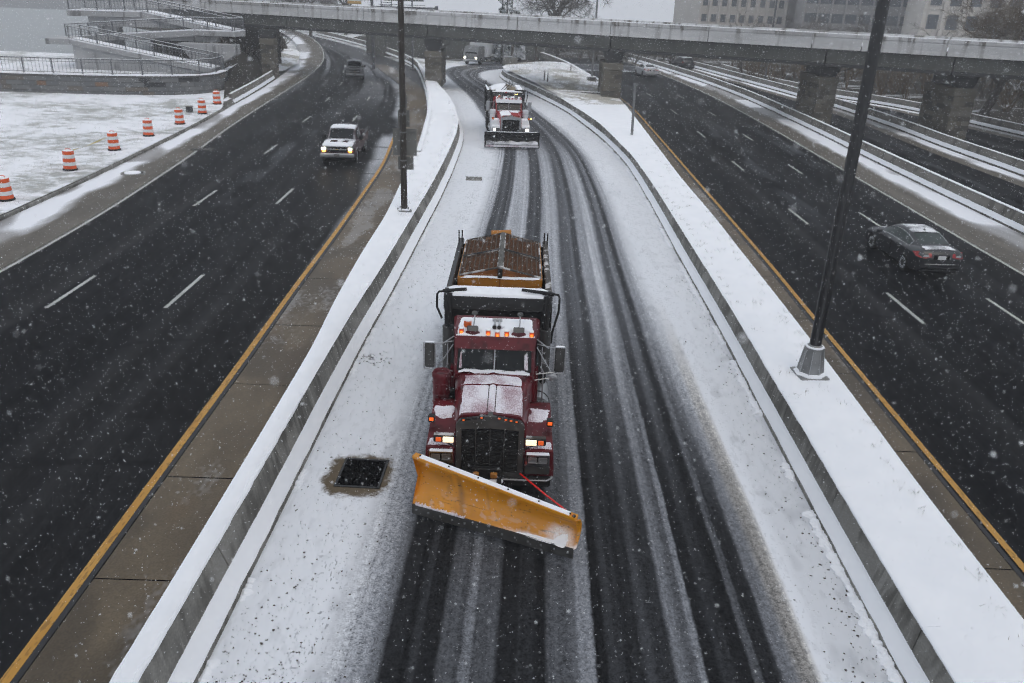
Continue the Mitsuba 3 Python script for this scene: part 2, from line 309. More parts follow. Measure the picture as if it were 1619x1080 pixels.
def _lawn(p, n, uv):
    t = fbm(p.x * 0.22, p.y * 0.22, 2.0) * 0.55 + fbm(p.x * 1.3, p.y * 1.7, 6.0) * 0.45 + 0.16 * (noise(p.x * 7, p.y * 8, 3.0) - 0.5)
    g = mix((0.10, 0.115, 0.085), (0.21, 0.20, 0.15), noise(p.x * 4, p.y * 4))
    return mix(g, (0.78, 0.80, 0.835), dr.clip(smoothstep(0.18, 0.64, t), 0.34, 1.0))
mat('mat_snowy_grass', P(_lawn), 0.85, spec=0.15, bump=lambda p, n, uv: fbm(p.x * 6, p.y * 9), bump_scale=0.05)
def _island(p, n, uv):
    t = fbm(p.x * 0.22, p.y * 0.16, 8.0) + 0.5 * (fbm(p.x * 1.1, p.y * 0.8, 3.0) - 0.5) + 0.22 * (noise(p.x * 4.5, p.y * 4.5) - 0.5)
    g = mix((0.20, 0.185, 0.135), (0.36, 0.335, 0.26), noise(p.x * 2.3, p.y * 2.3, 4.0))
    return mix(g, (0.78, 0.80, 0.83), dr.clip(smoothstep(0.34, 0.66, t) + 0.22, 0, 1))
mat('mat_dry_grass', P(_island), 0.9, spec=0.1, bump=lambda p, n, uv: fbm(p.x * 5, p.y * 5), bump_scale=0.05)
mat('mat_bank', P(lambda p, n, uv: mix(mix((0.022, 0.021, 0.019), (0.06, 0.055, 0.047), fbm(p.x * 0.8, p.y * 0.8, p.z)), (0.5, 0.52, 0.54), 0.55 * smoothstep(0.60, 0.72, fbm(p.x * 0.35, p.y * 0.9, p.z)) * smoothstep(0.86, 0.98, n.z))), 0.95, spec=0.1)
mat('mat_yellow_line', P(lambda p, n, uv: mix((0.40, 0.185, 0.012), (0.47, 0.25, 0.04), fbm(p.x * 6, p.y * 1.2)) * (1 - 0.35 * smoothstep(0.60, 0.85, noise(p.x * 30, p.y * 9)))), 0.5)
mat('mat_white_line', P(lambda p, n, uv: mix((0.26, 0.265, 0.25), (0.52, 0.52, 0.49), fbm(p.x * 9, p.y * 2.2))), 0.5)
mat('mat_tar', (0.008, 0.008, 0.009), 0.5)
mat('mat_pit', (0.004, 0.004, 0.0045), 0.9, spec=0.02)
mat('mat_water', (0.30, 0.32, 0.33), 0.7, spec=0.1)
mat('mat_clod', (0.035, 0.03, 0.025), 0.8)
mat('mat_weed', (0.12, 0.10, 0.065), 0.9, spec=0.1)

mat('mat_pole_bronze', P(lambda p, n, uv: mix((0.016, 0.013, 0.010), (0.045, 0.037, 0.028), fbm(p.x * 14, p.y * 14, p.z * 2.0))), 0.5, metallic=0.2)
mat('mat_pole_black', (0.012, 0.0125, 0.014), 0.32, spec=0.6)
mat('mat_galvanised', P(lambda p, n, uv: mix((0.16, 0.165, 0.165), (0.30, 0.305, 0.31), fbm(p.x * 5, p.y * 5, p.z * 5))), 0.45, metallic=0.55)
mat('mat_sign_back', P(lambda p, n, uv: mix((0.12, 0.12, 0.112), (0.19, 0.19, 0.178), fbm(p.x * 3, p.y * 3, p.z * 2))), 0.6, metallic=0.2)
mat('mat_rail_grey', (0.10, 0.105, 0.115), 0.5, metallic=0.2)
mat('mat_sign_white', (0.62, 0.64, 0.62), 0.5)
mat('mat_sign_amber', (0.55, 0.36, 0.14), 0.5)
mat('mat_orange_plastic', P(lambda p, n, uv: mix((0.60, 0.075, 0.012), (0.74, 0.11, 0.02), noise(p.x * 4, p.y * 4, p.z * 4))), 0.45)
mat('mat_reflective_white', (0.68, 0.69, 0.70), 0.4)
mat('mat_caution_yellow', (0.55, 0.46, 0.16), 0.5)

mat('mat_red_paint', P(lambda p, n, uv: mix((0.070, 0.004, 0.008), (0.125, 0.008, 0.014), fbm(p.x * 3, p.y * 3, p.z * 3)) * (1 - 0.5 * smoothstep(0.45, 0.75, fbm(p.x * 7, p.y * 7, p.z * 2)))), 0.30, spec=0.25, clearcoat=0.3)
mat('mat_bright_red_paint', (0.30, 0.012, 0.018), 0.28, clearcoat=0.6)
def _dust(base):
    def f(p, n, uv):
        k = smoothstep(0.62, 0.92, n.z + 0.30 * (fbm(p.x * 5.5, p.y * 5.5, p.z * 3) - 0.5))
        g = noise(p.x * 60, p.y * 60, p.z * 60)
        return mix(base, (0.80, 0.82, 0.86), dr.clip(k * (0.72 + 0.5 * (g - 0.4)), 0, 0.95))
    return f
mat('mat_red_dusted', P(_dust((0.12, 0.009, 0.015))), 0.4)
mat('mat_bright_red_dusted', P(_dust((0.30, 0.012, 0.018))), 0.4)
mat('mat_thin_snow', P(lambda p, n, uv: mix((0.30, 0.17, 0.20), (0.76, 0.75, 0.79), smoothstep(0.10, 0.66, fbm(p.x * 2.2, p.y * 1.2, 4.0) + 0.45 * (noise(p.x * 85, p.y * 85) - 0.5)))), 0.7, spec=0.2)
mat('mat_black_paint', (0.008, 0.0085, 0.0095), 0.4, spec=0.3)
mat('mat_dirty_black', P(lambda p, n, uv: mix((0.008, 0.008, 0.008), (0.022, 0.022, 0.023), fbm(p.x * 4, p.y * 4, p.z * 3))), 0.6, spec=0.2)
mat('mat_grille_steel', P(lambda p, n, uv: mix((0.045, 0.044, 0.042), (0.13, 0.13, 0.128), fbm(p.x * 6, p.y * 6, p.z * 5))), 0.45, metallic=0.6)
mat('mat_chrome', (0.55, 0.56, 0.57), 0.18, metallic=1.0)
mat('mat_dull_alloy', (0.42, 0.43, 0.44), 0.38, metallic=0.8)
mat('mat_glass_dark', (0.006, 0.008, 0.009), 0.05, spec=0.28)
mat('mat_glass_green', (0.012, 0.024, 0.021), 0.06, spec=0.4)
mat('mat_rubber', P(lambda p, n, uv: mix((0.010, 0.010, 0.010), (0.035, 0.034, 0.033), noise(p.x * 12, p.y * 12, p.z * 12))), 0.85, spec=0.2)
def _plow(p, n, uv):
    c = mix((0.52, 0.20, 0.006), (0.66, 0.275, 0.010), fbm(p.x * 1.6, p.y * 2, p.z * 2.2))
    streak = smoothstep(0.64, 0.76, fbm(p.x * 3.6 + p.z * 0.9, p.z * 0.5, 4.0))
    c = mix(c, (0.13, 0.085, 0.03), 0.6 * streak)
    q = p.x + 0.16 * p.z
    smear = band(q, -1.02, -0.90, 0.05) + 0.8 * band(q, -0.80, -0.70, 0.04) + 0.5 * band(q, -0.24, -0.20, 0.03)
    c = mix(c, (0.20, 0.115, 0.045), 0.55 * smear * smoothstep(0.35, 0.6, fbm(p.x * 5, p.z * 3, 9.0)) * (1 - smoothstep(1.05, 1.3, p.z)))
    scratch = smoothstep(0.80, 0.88, noise(p.x * 4.0 + 7 * p.z, p.z * 55.0, 3.0)) * smoothstep(0.55, 0.75, noise(p.x * 2.2, p.z * 2.5, 8.0))
    c = mix(c, (0.06, 0.04, 0.025), 0.7 * scratch)
    grime = smoothstep(0.45, 0.8, fbm(p.x * 2.4, p.z * 3.1, 5.0))
    c = c * (1 - 0.18 * grime)
    chip = smoothstep(0.80, 0.84, noise(p.x * 26, p.y * 26, p.z * 40)) * smoothstep(0.55, 0.7, noise(p.x * 3, p.z * 4, 2.0))
    low = 1 - smoothstep(0.30, 0.75, p.z)
    c = mix(c, (0.05, 0.03, 0.02), 0.8 * chip)
    ux, uz = (p.x - 1.02) / 0.30, (p.z - 0.42) / 0.24
    dust = (1 - smoothstep(0.25, 1.15, dr.sqrt(ux * ux + uz * uz) + 0.5 * (fbm(p.x * 9, p.z * 9, 2.0) - 0.5))) * (0.75 + 0.5 * (noise(p.x * 70, p.z * 70) - 0.5))
    line = smoothstep(-0.3, 0.4, p.x) * (1 - smoothstep(0.34, 0.42, p.z + 0.10 * (fbm(p.x * 7, 2.0) - 0.5))) * 0.8
    c = mix(c, (0.78, 0.79, 0.80), dr.clip(dr.maximum(dust, line), 0, 0.95))
    return mix(c, (0.62, 0.60, 0.58), 0.30 * low * smoothstep(0.58, 0.72, fbm(p.x * 9, p.z * 16, 1.0)))
mat('mat_plow_yellow', P(_plow), 0.38, clearcoat=0.25)
mat('mat_hopper_orange', P(lambda p, n, uv: mix((0.33, 0.125, 0.012), (0.42, 0.17, 0.02), fbm(p.x * 5, p.y * 5, p.z * 5))), 0.5)
mat('mat_rust_rod', (0.075, 0.055, 0.042), 0.7, spec=0.2)
mat('mat_bright_alloy', (0.42, 0.43, 0.45), 0.35)
mat('mat_salt_rust', P(lambda p, n, uv: mix((0.085, 0.026, 0.008), (0.30, 0.105, 0.026), fbm(p.x * 9, p.y * 9, p.z * 9))), 0.9)
mat('mat_frosted_steel', P(lambda p, n, uv: mix((0.045, 0.038, 0.032), (0.50, 0.49, 0.485), smoothstep(0.48, 0.70, fbm(p.x * 5, p.y * 5, 2.0)))), 0.6)
mat('mat_tan_load', P(lambda p, n, uv: mix((0.14, 0.115, 0.08), (0.26, 0.22, 0.16), fbm(p.x * 4, p.y * 4, p.z * 4))), 0.9)
mat('mat_red_plastic', (0.75, 0.015, 0.012), 0.4)
mat('mat_amber_lens', (0.55, 0.10, 0.012), 0.2)
mat('mat_red_lens', (0.32, 0.012, 0.014), 0.15, clearcoat=0.5)
mat('mat_clear_lens', (0.30, 0.31, 0.32), 0.1, metallic=0.6)
mat('mat_lamp_bulb', (0.9, 0.9, 0.85), 0.4)
def lamp(rgb): return {'type': 'area', 'radiance': {'type': 'rgb', 'value': list(rgb)}}
WARM, AMBER, REDL = (0.50, 0.35, 0.16), (1.1, 0.22, 0.02), (0.5, 0.03, 0.01)

mat('mat_maroon_dusted', P(_dust((0.026, 0.006, 0.009))), 0.35, clearcoat=0.3)
mat('mat_charcoal_paint', (0.030, 0.032, 0.036), 0.22, metallic=0.25, clearcoat=1.0)
mat('mat_silver_dusted', P(_dust((0.44, 0.45, 0.46))), 0.35, metallic=0.2)
mat('mat_black_dusted', P(_dust((0.018, 0.018, 0.02))), 0.35)
mat('mat_white_paint', (0.62, 0.64, 0.66), 0.4)

mat('mat_bark', P(lambda p, n, uv: mix((0.045, 0.039, 0.033), (0.10, 0.09, 0.08), fbm(p.x * 6, p.y * 6, p.z * 2))), 0.9, spec=0.1)
mat('mat_snowy_bark', P(lambda p, n, uv: mix((0.05, 0.045, 0.042), (0.75, 0.77, 0.80), smoothstep(0.35, 0.75, n.z + 0.4 * (noise(p.x * 8, p.y * 8, p.z * 8) - 0.5)))), 0.9, spec=0.1)
mat('mat_grey_twigs', (0.12, 0.108, 0.098), 0.9, spec=0.1)
mat('mat_brown_twigs', (0.115, 0.088, 0.062), 0.9, spec=0.1)
mat('mat_needles', P(lambda p, n, uv: mix((0.022, 0.032, 0.024), (0.55, 0.58, 0.60), smoothstep(0.72, 0.98, n.z + 0.3 * (noise(p.x * 3, p.y * 3, p.z * 3) - 0.5)))), 0.9, spec=0.1)
mat('mat_limestone', P(lambda p, n, uv: mix((0.50, 0.475, 0.44), (0.61, 0.585, 0.55), fbm(p.x * 0.3, p.y * 0.3, p.z * 0.4))), 0.8, spec=0.2)
mat('mat_thin_snow_grey', P(lambda p, n, uv: mix((0.22, 0.225, 0.24), (0.76, 0.77, 0.80), smoothstep(0.15, 0.70, fbm(p.x * 2.6, p.y * 2.6, 4.0) + 0.45 * (noise(p.x * 60, p.y * 60) - 0.5)))), 0.7, spec=0.2)
mat('mat_grey_stone', (0.34, 0.338, 0.34), 0.8, spec=0.2)
mat('mat_far_wood', (0.24, 0.25, 0.26), 0.95, spec=0.05)
mat('mat_window_glass', (0.12, 0.135, 0.155), 0.12, spec=0.6)
# ------------------------------------------------------------------ the setting: ground, roads, shoulders, medians
def sheet_poly(pts, z):
    m = prism(pts, 0.02); return xf(m, mov(0, 0, z - 0.02))
RAMP_L = smooth_path([(-4.50, 2), (-4.45, 9), (-4.38, 13.5), (-4.33, 18), (-4.24, 22), (-4.08, 26), (-3.92, 32), (-3.72, 40), (-3.66, 46), (-3.70, 53), (-3.95, 58.4), (-4.35, 62), (-5.2, 68), (-6.25, 74.5), (-7.35, 80.5), (-8.6, 87), (-10.3, 95), (-11.6, 101.5), (-12.3, 107), (-11.6, 112), (-8.5, 117), (-2, 120.5), (8, 122), (20, 122)], 1.0)
RAMP_R = smooth_path([(6.18, 2), (6.20, 9.6), (6.26, 13.8), (6.34, 18.7), (6.43, 24), (6.46, 31), (6.53, 38), (6.55, 43), (6.48, 49), (6.15, 54.2), (5.58, 60), (4.8, 65.6), (4.05, 70.7), (2.05, 79.6), (0.05, 87.4), (-2.3, 97), (-2.7, 101), (-2.2, 105), (-0.2, 108.5), (4, 111), (12, 112.5), (20, 113)], 1.0)
put('ground', terrain([(-720, -40), (720, -40), (720, 720), (-720, 720)], lambda x, y: -0.35 - 0.040 * np.clip(y - 300, 0, 500), 60.0), 'mat_snowy_grass', kind='structure', label='snow covered ground reaching to the horizon')

def ribbon(pa, pb, z, n, across):
    """Road sheet between two edge lines; uv = (metres from the centre line, metres along)."""
    def res(p):
        s = arc(p); s = s / s[-1]
        return np.stack([np.interp(np.linspace(0, 1, n), s, p[:, k]) for k in range(2)], 1)
    A, Bq = res(pa), res(pb); w = np.linspace(0, 1, across)
    Pt = A[:, None] * (1 - w)[None, :, None] + Bq[:, None] * w[None, :, None]
    mid = (A + Bq) / 2; s = arc(mid) + mid[0, 1]
    wid = np.linalg.norm(Bq - A, axis=1)
    U = np.stack([(w[None] - 0.5) * wid[:, None], np.broadcast_to(s[:, None], Pt.shape[:2])], -1).reshape(-1, 2)
    return skin(np.concatenate([Pt, np.full(Pt.shape[:2] + (1,), z)], -1), False, False), U
# station matching: resample so that both edges pair up across the ramp
def pair(pa, pb, ys):
    a = np.array([pa[np.argmin(abs(arc(pa) / arc(pa)[-1] - t))] for t in ys]); b = np.array([pb[np.argmin(abs(arc(pb) / arc(pb)[-1] - t))] for t in ys]); return a, b
m_, u_ = ribbon(RAMP_L, RAMP_R, 0.0, 160, 9)
put('ramp_road', m_, 'mat_ramp', uv=u_, smooth=True, kind='structure', label='curving ramp with bare wheel tracks between banks of snow')

HWY_Y = smooth_path([(-7.2, 2), (-7.2, 9), (-7.25, 15), (-7.3, 20), (-7.4, 26), (-7.45, 32), (-7.6, 40), (-7.75, 46), (-8.28, 53.6), (-8.8, 60), (-9.4, 67), (-10.3, 75.2), (-11.9, 84.5), (-15.2, 96), (-18.6, 107), (-23, 118), (-29, 132), (-37, 148), (-48, 168), (-64, 192)], 1.5)
HWY_W = smooth_path([(-17.7, 2), (-17.72, 14), (-17.8, 26.7), (-17.95, 32.2), (-18.8, 43.8), (-20.4, 58.9), (-22.1, 79), (-23.1, 90.6), (-25.4, 108), (-29.8, 128), (-36.5, 151), (-47, 178), (-62, 205)], 1.5)
KERB = smooth_path([(-21.2, 2), (-21.25, 14), (-21.3, 33), (-21.45, 40), (-21.9, 49), (-22.4, 57), (-23.3, 67), (-24.4, 79), (-26.0, 92), (-29.0, 110), (-34.5, 132), (-43, 158), (-56, 186)], 1.5)
WALL_LT = smooth_path([(-5.27, 2), (-5.25, 8.4), (-5.22, 14.6), (-5.22, 18.6), (-5.38, 23.6), (-5.44, 28.5), (-5.42, 32), (-5.62, 38.5), (-5.9, 46.5), (-6.4, 54.4), (-7.15, 64.4), (-8.55, 76.6), (-10.65, 91), (-13.3, 106), (-16.5, 117), (-22, 131), (-31, 150)], 1.0)
hw, hu = ribbon(HWY_W, HWY_Y, 0.0, 110, 8)
put('highway_road', hw, 'mat_asphalt_drifted', uv=hu, smooth=True, kind='structure', label='wet dark highway left of the ramp with three lanes')
RW_Y = smooth_path([(9.62, 2), (9.70, 12), (9.88, 25), (10.0, 32), (10.04, 46), (10.1, 61), (10.12, 72), (9.7, 84), (8.7, 96), (6.6, 112), (2.3, 138), (-6, 170), (-18, 205)], 1.5)
RW_W = smooth_path([(19.9, 2), (19.9, 30), (19.97, 45), (20.0, 56), (20.05, 67), (19.85, 82.6), (18.87, 100.3), (16.6, 120), (12.5, 145), (5.5, 172), (-6, 205)], 1.5)
rw, ru = ribbon(RW_Y, RW_W, 0.0, 110, 8)
put('highway_road', rw, 'mat_asphalt', uv=ru, smooth=True, kind='structure', label='wet dark highway right of the ramp carrying cars away')
B1 = smooth_path([(23.3, 2), (23.3, 20), (23.3, 37), (23.2, 45), (23.15, 55), (23.2, 64), (23.1, 74), (22.9, 84), (21.9, 98), (20.4, 110), (17.5, 128), (13.5, 148), (6, 176), (-5, 208)], 1.5)
B2 = smooth_path([(31.9, 2), (31.8, 25), (31.6, 40), (31.2, 51), (30.9, 62), (31.0, 68), (30.8, 76), (30.2, 84), (29.0, 93), (26.8, 107), (24.1, 124), (20, 146), (13, 176), (3, 208)], 1.5)
B3 = smooth_path([(52, 20), (47, 45), (43, 60), (40.8, 68), (39.3, 76), (37.8, 82.5), (35.6, 87.5), (33, 92), (29.6, 103), (27.2, 124), (24.5, 146), (18, 176), (8, 208)], 1.5)
r3, u3 = ribbon(B1 + [0.4, 0], B2 - [0.3, 0], -0.004, 90, 5)
put('highway_road', r3, 'mat_asphalt', uv=u3, smooth=True, kind='structure', label='narrow wet carriageway between two concrete barriers')
r4, u4 = ribbon(B2 + [0.3, 0], B3, -0.004, 90, 5)
put('highway_road', r4, 'mat_asphalt', uv=u4, smooth=True, kind='structure', label='farthest wet carriageway beside the trees')

# edge lines, lane dashes
def line(path, w, name, m, parent, z=0.004, y0=None, y1=None):
    q = np.array([p for p in path if (y0 is None or p[1] >= y0) and (y1 is None or p[1] <= y1)])
    put(name, sweep(q, [(-w / 2, z), (w / 2, z)]), m, parent=parent, smooth=False)
line(HWY_Y - [0.04, 0], 0.17, 'yellow_edge_line', 'mat_yellow_line', 'highway_road', y1=58)
line(HWY_W + [0.10, 0], 0.14, 'white_edge_line', 'mat_white_line', 'highway_road')
line(HWY_Y + [0.10, 0], 0.10, 'tar_seam', 'mat_tar', 'highway_road', z=0.003)
line(RW_Y, 0.15, 'yellow_edge_line', 'mat_yellow_line', 'highway_road_001', y0=5)
line(RW_W, 0.14, 'white_edge_line', 'mat_white_line', 'highway_road_001')
line(RW_Y - [0.17, 0], 0.10, 'tar_seam', 'mat_tar', 'highway_road_001', z=0.003)
def dash(a, b, parent):
    a, b = np.array(a), np.array(b); t = (b - a) / np.linalg.norm(b - a); n = np.array([t[1], -t[0]]) * 0.065
    V = [[*(a - n), .004], [*(a + n), .004], [*(b + n), .004], [*(b - n), .004]]
    put('lane_dash', tm(V, [[0, 1, 2], [0, 2, 3]]), 'mat_white_line', parent=parent, smooth=False)
for a, b in (((-14.43, 23.39), (-14.41, 26.5)), ((-14.66, 36.24), (-14.70, 39.4)), ((-15.16, 48.89), (-15.24, 51.93)), ((-15.95, 60.94), (-16.08, 64.08)), ((-16.91, 72.76), (-17.14, 75.67)), ((-18.2, 85), (-18.6, 88)), ((-20.3, 97), (-20.9, 100)),
             ((-14.35, 11.2), (-14.38, 14.2)), ((-10.90, 23.77), (-10.88, 27.0)), ((-11.17, 37.15), (-11.21, 40.32)), ((-11.75, 49.8), (-11.9, 52.8)), ((-12.54, 62.44), (-12.75, 65.42)), ((-13.56, 74.39), (-13.83, 77.18)), ((-15.2, 86.5), (-15.8, 89.4)), ((-10.85, 11.4), (-10.86, 14.5))):
    dash(a, b, 'highway_road')
for a, b in (((13.42, 24.95), (13.41, 27.9)), ((13.53, 37.2), (13.47, 40.1)), ((13.53, 49.4), (13.50, 52.3)), ((13.59, 61.2), (13.55, 64.1)), ((13.6, 73.3), (13.5, 76.3)), ((13.2, 85.5), (13.0, 88.4)),
             ((16.92, 24.9), (16.9, 27.7)), ((16.93, 37.0), (16.9, 39.9)), ((16.93, 49.0), (16.92, 51.9)), ((16.95, 60.7), (16.9, 63.6)), ((16.9, 73), (16.8, 76)), ((16.3, 85), (16.1, 88)), ((13.35, 12.9), (13.36, 15.8))):
    dash(a, b, 'highway_road_001')
CEN = smooth_path([(0.9, 2), (1.0, 20), (1.3, 34), (1.4, 48), (1.0, 58)], 1.0)

# concrete shoulder slabs beside the left highway and the right one
put('shoulder', sweep(HWY_Y, [(0.0, -0.03), (4.6, -0.03)]), 'mat_tar', kind='structure', label='joint bed under the brown concrete slabs by the yellow line', smooth=False)
def slabs(path, o0, o1, cuts, parent, outer=None):
    s = arc(path) + path[0, 1]
    for a, b in zip(cuts[:-1], cuts[1:]):
        q = np.linspace(a + 0.016, b - 0.016, 4)
        A = np.stack([np.interp(q, s, path[:, k]) for k in range(2)], 1)
        n = normals2(A)
        dz = rng.uniform(-0.004, 0.004)
        off1 = o1 if outer is None else np.array([outer(y) for y in A[:, 1]])[:, None]
        i0, i1 = A + n * o0, A + n * off1
        rings = [np.c_[i0, np.full(4, -0.03)], np.c_[i0 + n * 0.0, np.full(4, 0.0 + dz)], np.c_[i0 + n * 0.02, np.full(4, 0.008 + dz)], np.c_[i1, np.full(4, 0.008 + dz)], np.c_[i1, np.full(4, -0.03)]]
        V = np.transpose(np.array(rings), (1, 0, 2))
        put('concrete_slab', skin(V, False, False), 'mat_slab', parent=parent, smooth=False)
slabs(HWY_Y, 0.17, 2.2, [2.5, 5.3, 8.3, 11.2, 14.4, 18.75, 22.75, 27.05, 31.3, 35.7, 40.0, 44.5, 49, 53.2, 57.4, 61.7, 66, 70.3, 74.5, 78.8, 83, 88, 93, 98, 104, 110], 'shoulder',
      outer=lambda y: float(np.interp(y, [0, 60, 75, 90, 110], [2.1, 2.1, 1.95, 2.0, 1.9])))
put('shoulder', sweep(RW_Y, [(-2.4, -0.03), (0.0, -0.03)]), 'mat_tar', kind='structure', label='joint bed under the brown slabs right of the ramp', smooth=False)
slabs(RW_Y, -1.9, -0.24, list(np.arange(4, 100, 4.2)), 'shoulder_001')
# gutters with wind-blown snow
def gutter(pa, pb, label):
    m, u = ribbon(pa, pb, 0.003, 90, 6); w = np.tile(np.linspace(0, 1, 6), 90)
    put('gutter', m, 'mat_gutter', uv=np.c_[w, u[:, 1]], smooth=True, kind='structure', label=label)
gutter(HWY_W - [0.02, 0], KERB, 'brown gutter with snow patches along the kerb left of the highway')
gutter(RW_W + [0.1, 0], B1 - [0.02, 0], 'brown gutter with snow patches along the barrier right of the highway')
gutter(B2 - [2.0, 0], B2 - [0.1, 0], 'snowy gutter along the second barrier')
gutter(B3 - [2.2, 0], B3 - [0.15, 0], 'snowy gutter along the farthest barrier')
put('kerb', sweep(KERB[:45], [(0.0, -0.02), (0.0, 0.12), (-0.02, 0.14), (-0.16, 0.14), (-0.16, 0.0)]), 'mat_wall', kind='structure', label='low kerb between gutter and snowy lawn', smooth=False)

# lawn at the left and the bank beneath the bridge
kl = [tuple(p) for p in KERB - [0.16, 0] if p[1] < 66]
lawn_z = lambda x, y: 0.12 + 0.05 * np.clip(y - 10, 0, 20) / 20 + 0.18 * (meshkit.fbm(np.stack([x * 0.12, y * 0.12, x * 0], -1), 3, 5) - 0.5) * np.clip((-21.5 - x) / 3, 0, 1)
put('lawn', terrain(kl + [(-24.3, 69.5), (-26.6, 79), (-70, 79), (-70, 2)], lawn_z, 1.3), 'mat_snowy_grass', kind='structure', label='snow dusted lawn left of the highway', smooth=True)
BANK = [(-24.6, 69.5), (-26.0, 79), (-27.6, 92), (-30.5, 110), (-36, 132), (-44, 158), (-62, 158), (-52, 112), (-46, 92), (-30, 82), (-27.2, 78)]
put('bank', terrain(BANK, lambda x, y: 0.1 + np.clip((np.interp(y, [69, 79, 92, 110, 132, 158], [-24.6, -26, -27.6, -30.5, -36, -44]) - x) * 0.62, 0, 4.4) + 0.5 * (meshkit.fbm(np.stack([x * 0.3, y * 0.3, x * 0], -1), 3, 2) - 0.5), 2.0), 'mat_bank', kind='structure', label='dark earth bank below the bridge end', smooth=True)
put('river', sheet_poly([(-720, 101), (-44, 101), (-60, 160), (-66, 240), (-720, 240)], -0.2), 'mat_water', kind='structure', label='grey river fading into the snowfall', smooth=False)
mound = terrain([(-28.2, 92), (-26.6, 95), (-26.9, 103), (-29, 112), (-32.5, 121), (-36, 124), (-34, 108), (-30.5, 95)], lambda x, y: 0.1 + 0.9 * np.clip(np.sin((y - 90) / 36 * math.pi), 0, 1) * np.clip((-26 - x) / 4, 0, 1) + 0.35 * (meshkit.fbm(np.stack([x * 0.5, y * 0.25, x * 0], -1), 3, 9) - 0.3), 0.8)
put('snow_bank', mound, 'mat_dry_grass', kind='structure', label='ploughed snow heap on the far gutter by the bend', smooth=True)

# snow on top of the medians
LT_IN = smooth_path([(-4.97, 2), (-4.91, 8.2), (-4.87, 11), (-4.83, 14.5), (-4.74, 18), (-4.66, 22), (-4.5, 26), (-4.34, 32), (-4.16, 40), (-4.1, 46), (-4.12, 53), (-4.38, 59), (-4.8, 63), (-5.6, 69.2), (-6.7, 75.5), (-7.8, 81), (-9.05, 87.4), (-10.8, 95.4), (-12.1, 102)], 1.0)
md, mu = between([p for p in WALL_LT if p[1] < 103], LT_IN, 0.80, 0.80, 190, 12, rise=0.05, rough=0.10, seed=3)
put('median', md, 'mat_snow', kind='structure', label='white snow on the widening median left of the ramp', smooth=True)
RT_IN = smooth_path([(6.47, 2), (6.47, 8.8), (6.49, 11), (6.54, 14), (6.60, 18), (6.66, 22), (6.70, 27), (6.72, 33), (6.75, 39), (6.66, 47), (6.3, 53), (5.78, 60), (5.05, 65.4), (4.2, 70.3)], 1.0)
MED_R = smooth_path([(8.15, 2), (8.18, 10), (8.2, 13), (8.32, 17.4), (8.45, 24), (8.5, 30), (8.55, 35), (8.5, 42), (8.6, 50.3), (8.75, 61.6), (8.85, 72)], 1.0)
md2, mu2 = between(RT_IN, MED_R, 0.80, 0.80, 150, 12, rise=0.03, rough=0.09, seed=4)
put('median', md2, 'mat_snow', kind='structure', label='white snow on the median right of the ramp', smooth=True)
# grass island under the bridge
def isl_z(x, y):
    d = np.clip((y - 70) / 6, 0, 1); b = np.clip(1 - abs((y - 95) / 30), 0, 1)
    return 0.79 + 0.55 * b * d * np.clip(1 - ((x - 2.2) / 6.5) ** 2, 0, 1) + 0.12 * (meshkit.fbm(np.stack([x * 0.35, y * 0.35, x * 0], -1), 3, 11) - 0.5) * d
ISL_R = [(8.85, 72.0), (8.8, 79), (8.3, 88), (7.4, 96), (5.6, 110), (2.4, 128), (0.2, 138)]
isl = [(4.2, 70.4), (3.25, 75), (2.25, 79.6), (0.3, 87.2), (-2.0, 96.5), (-2.4, 101), (-1.9, 104.7), (0.0, 108), (4, 110.6), (5.2, 111)]
put('grass_island', terrain(isl + ISL_R[::-1][2:] , isl_z, 0.9), 'mat_dry_grass', kind='structure', label='dry grass island with thin snow between ramp and right highway', smooth=True)
put('island_edge', sweep(smooth_path([(8.9, 72), (8.85, 79), (8.35, 88), (7.45, 96), (5.65, 110)], 1.0), [(0, -0.1), (0, 0.82)]), 'mat_wall', kind='structure', label='concrete face of the island edge', smooth=False)
put('far_field', terrain([(-14, 124), (60, 118), (60, 160), (40, 220), (-20, 220), (-30, 150)], lambda x, y: -0.25 + 0.03 * np.clip(y - 124, 0, 100), 8.0), 'mat_bank', kind='structure', label='snowy field beyond the ramp bend', smooth=True)
put('verge', terrain([tuple(p + [0.9, 0]) for p in B3 if 22 < p[1] < 125] + [(60, 125), (150, 125), (150, 22)], lambda x, y: -0.05 + 0.06 * np.clip(x - 40, 0, 30), 4.0), 'mat_bank', kind='structure', label='grass verge under the trees right of the last carriageway', smooth=True)

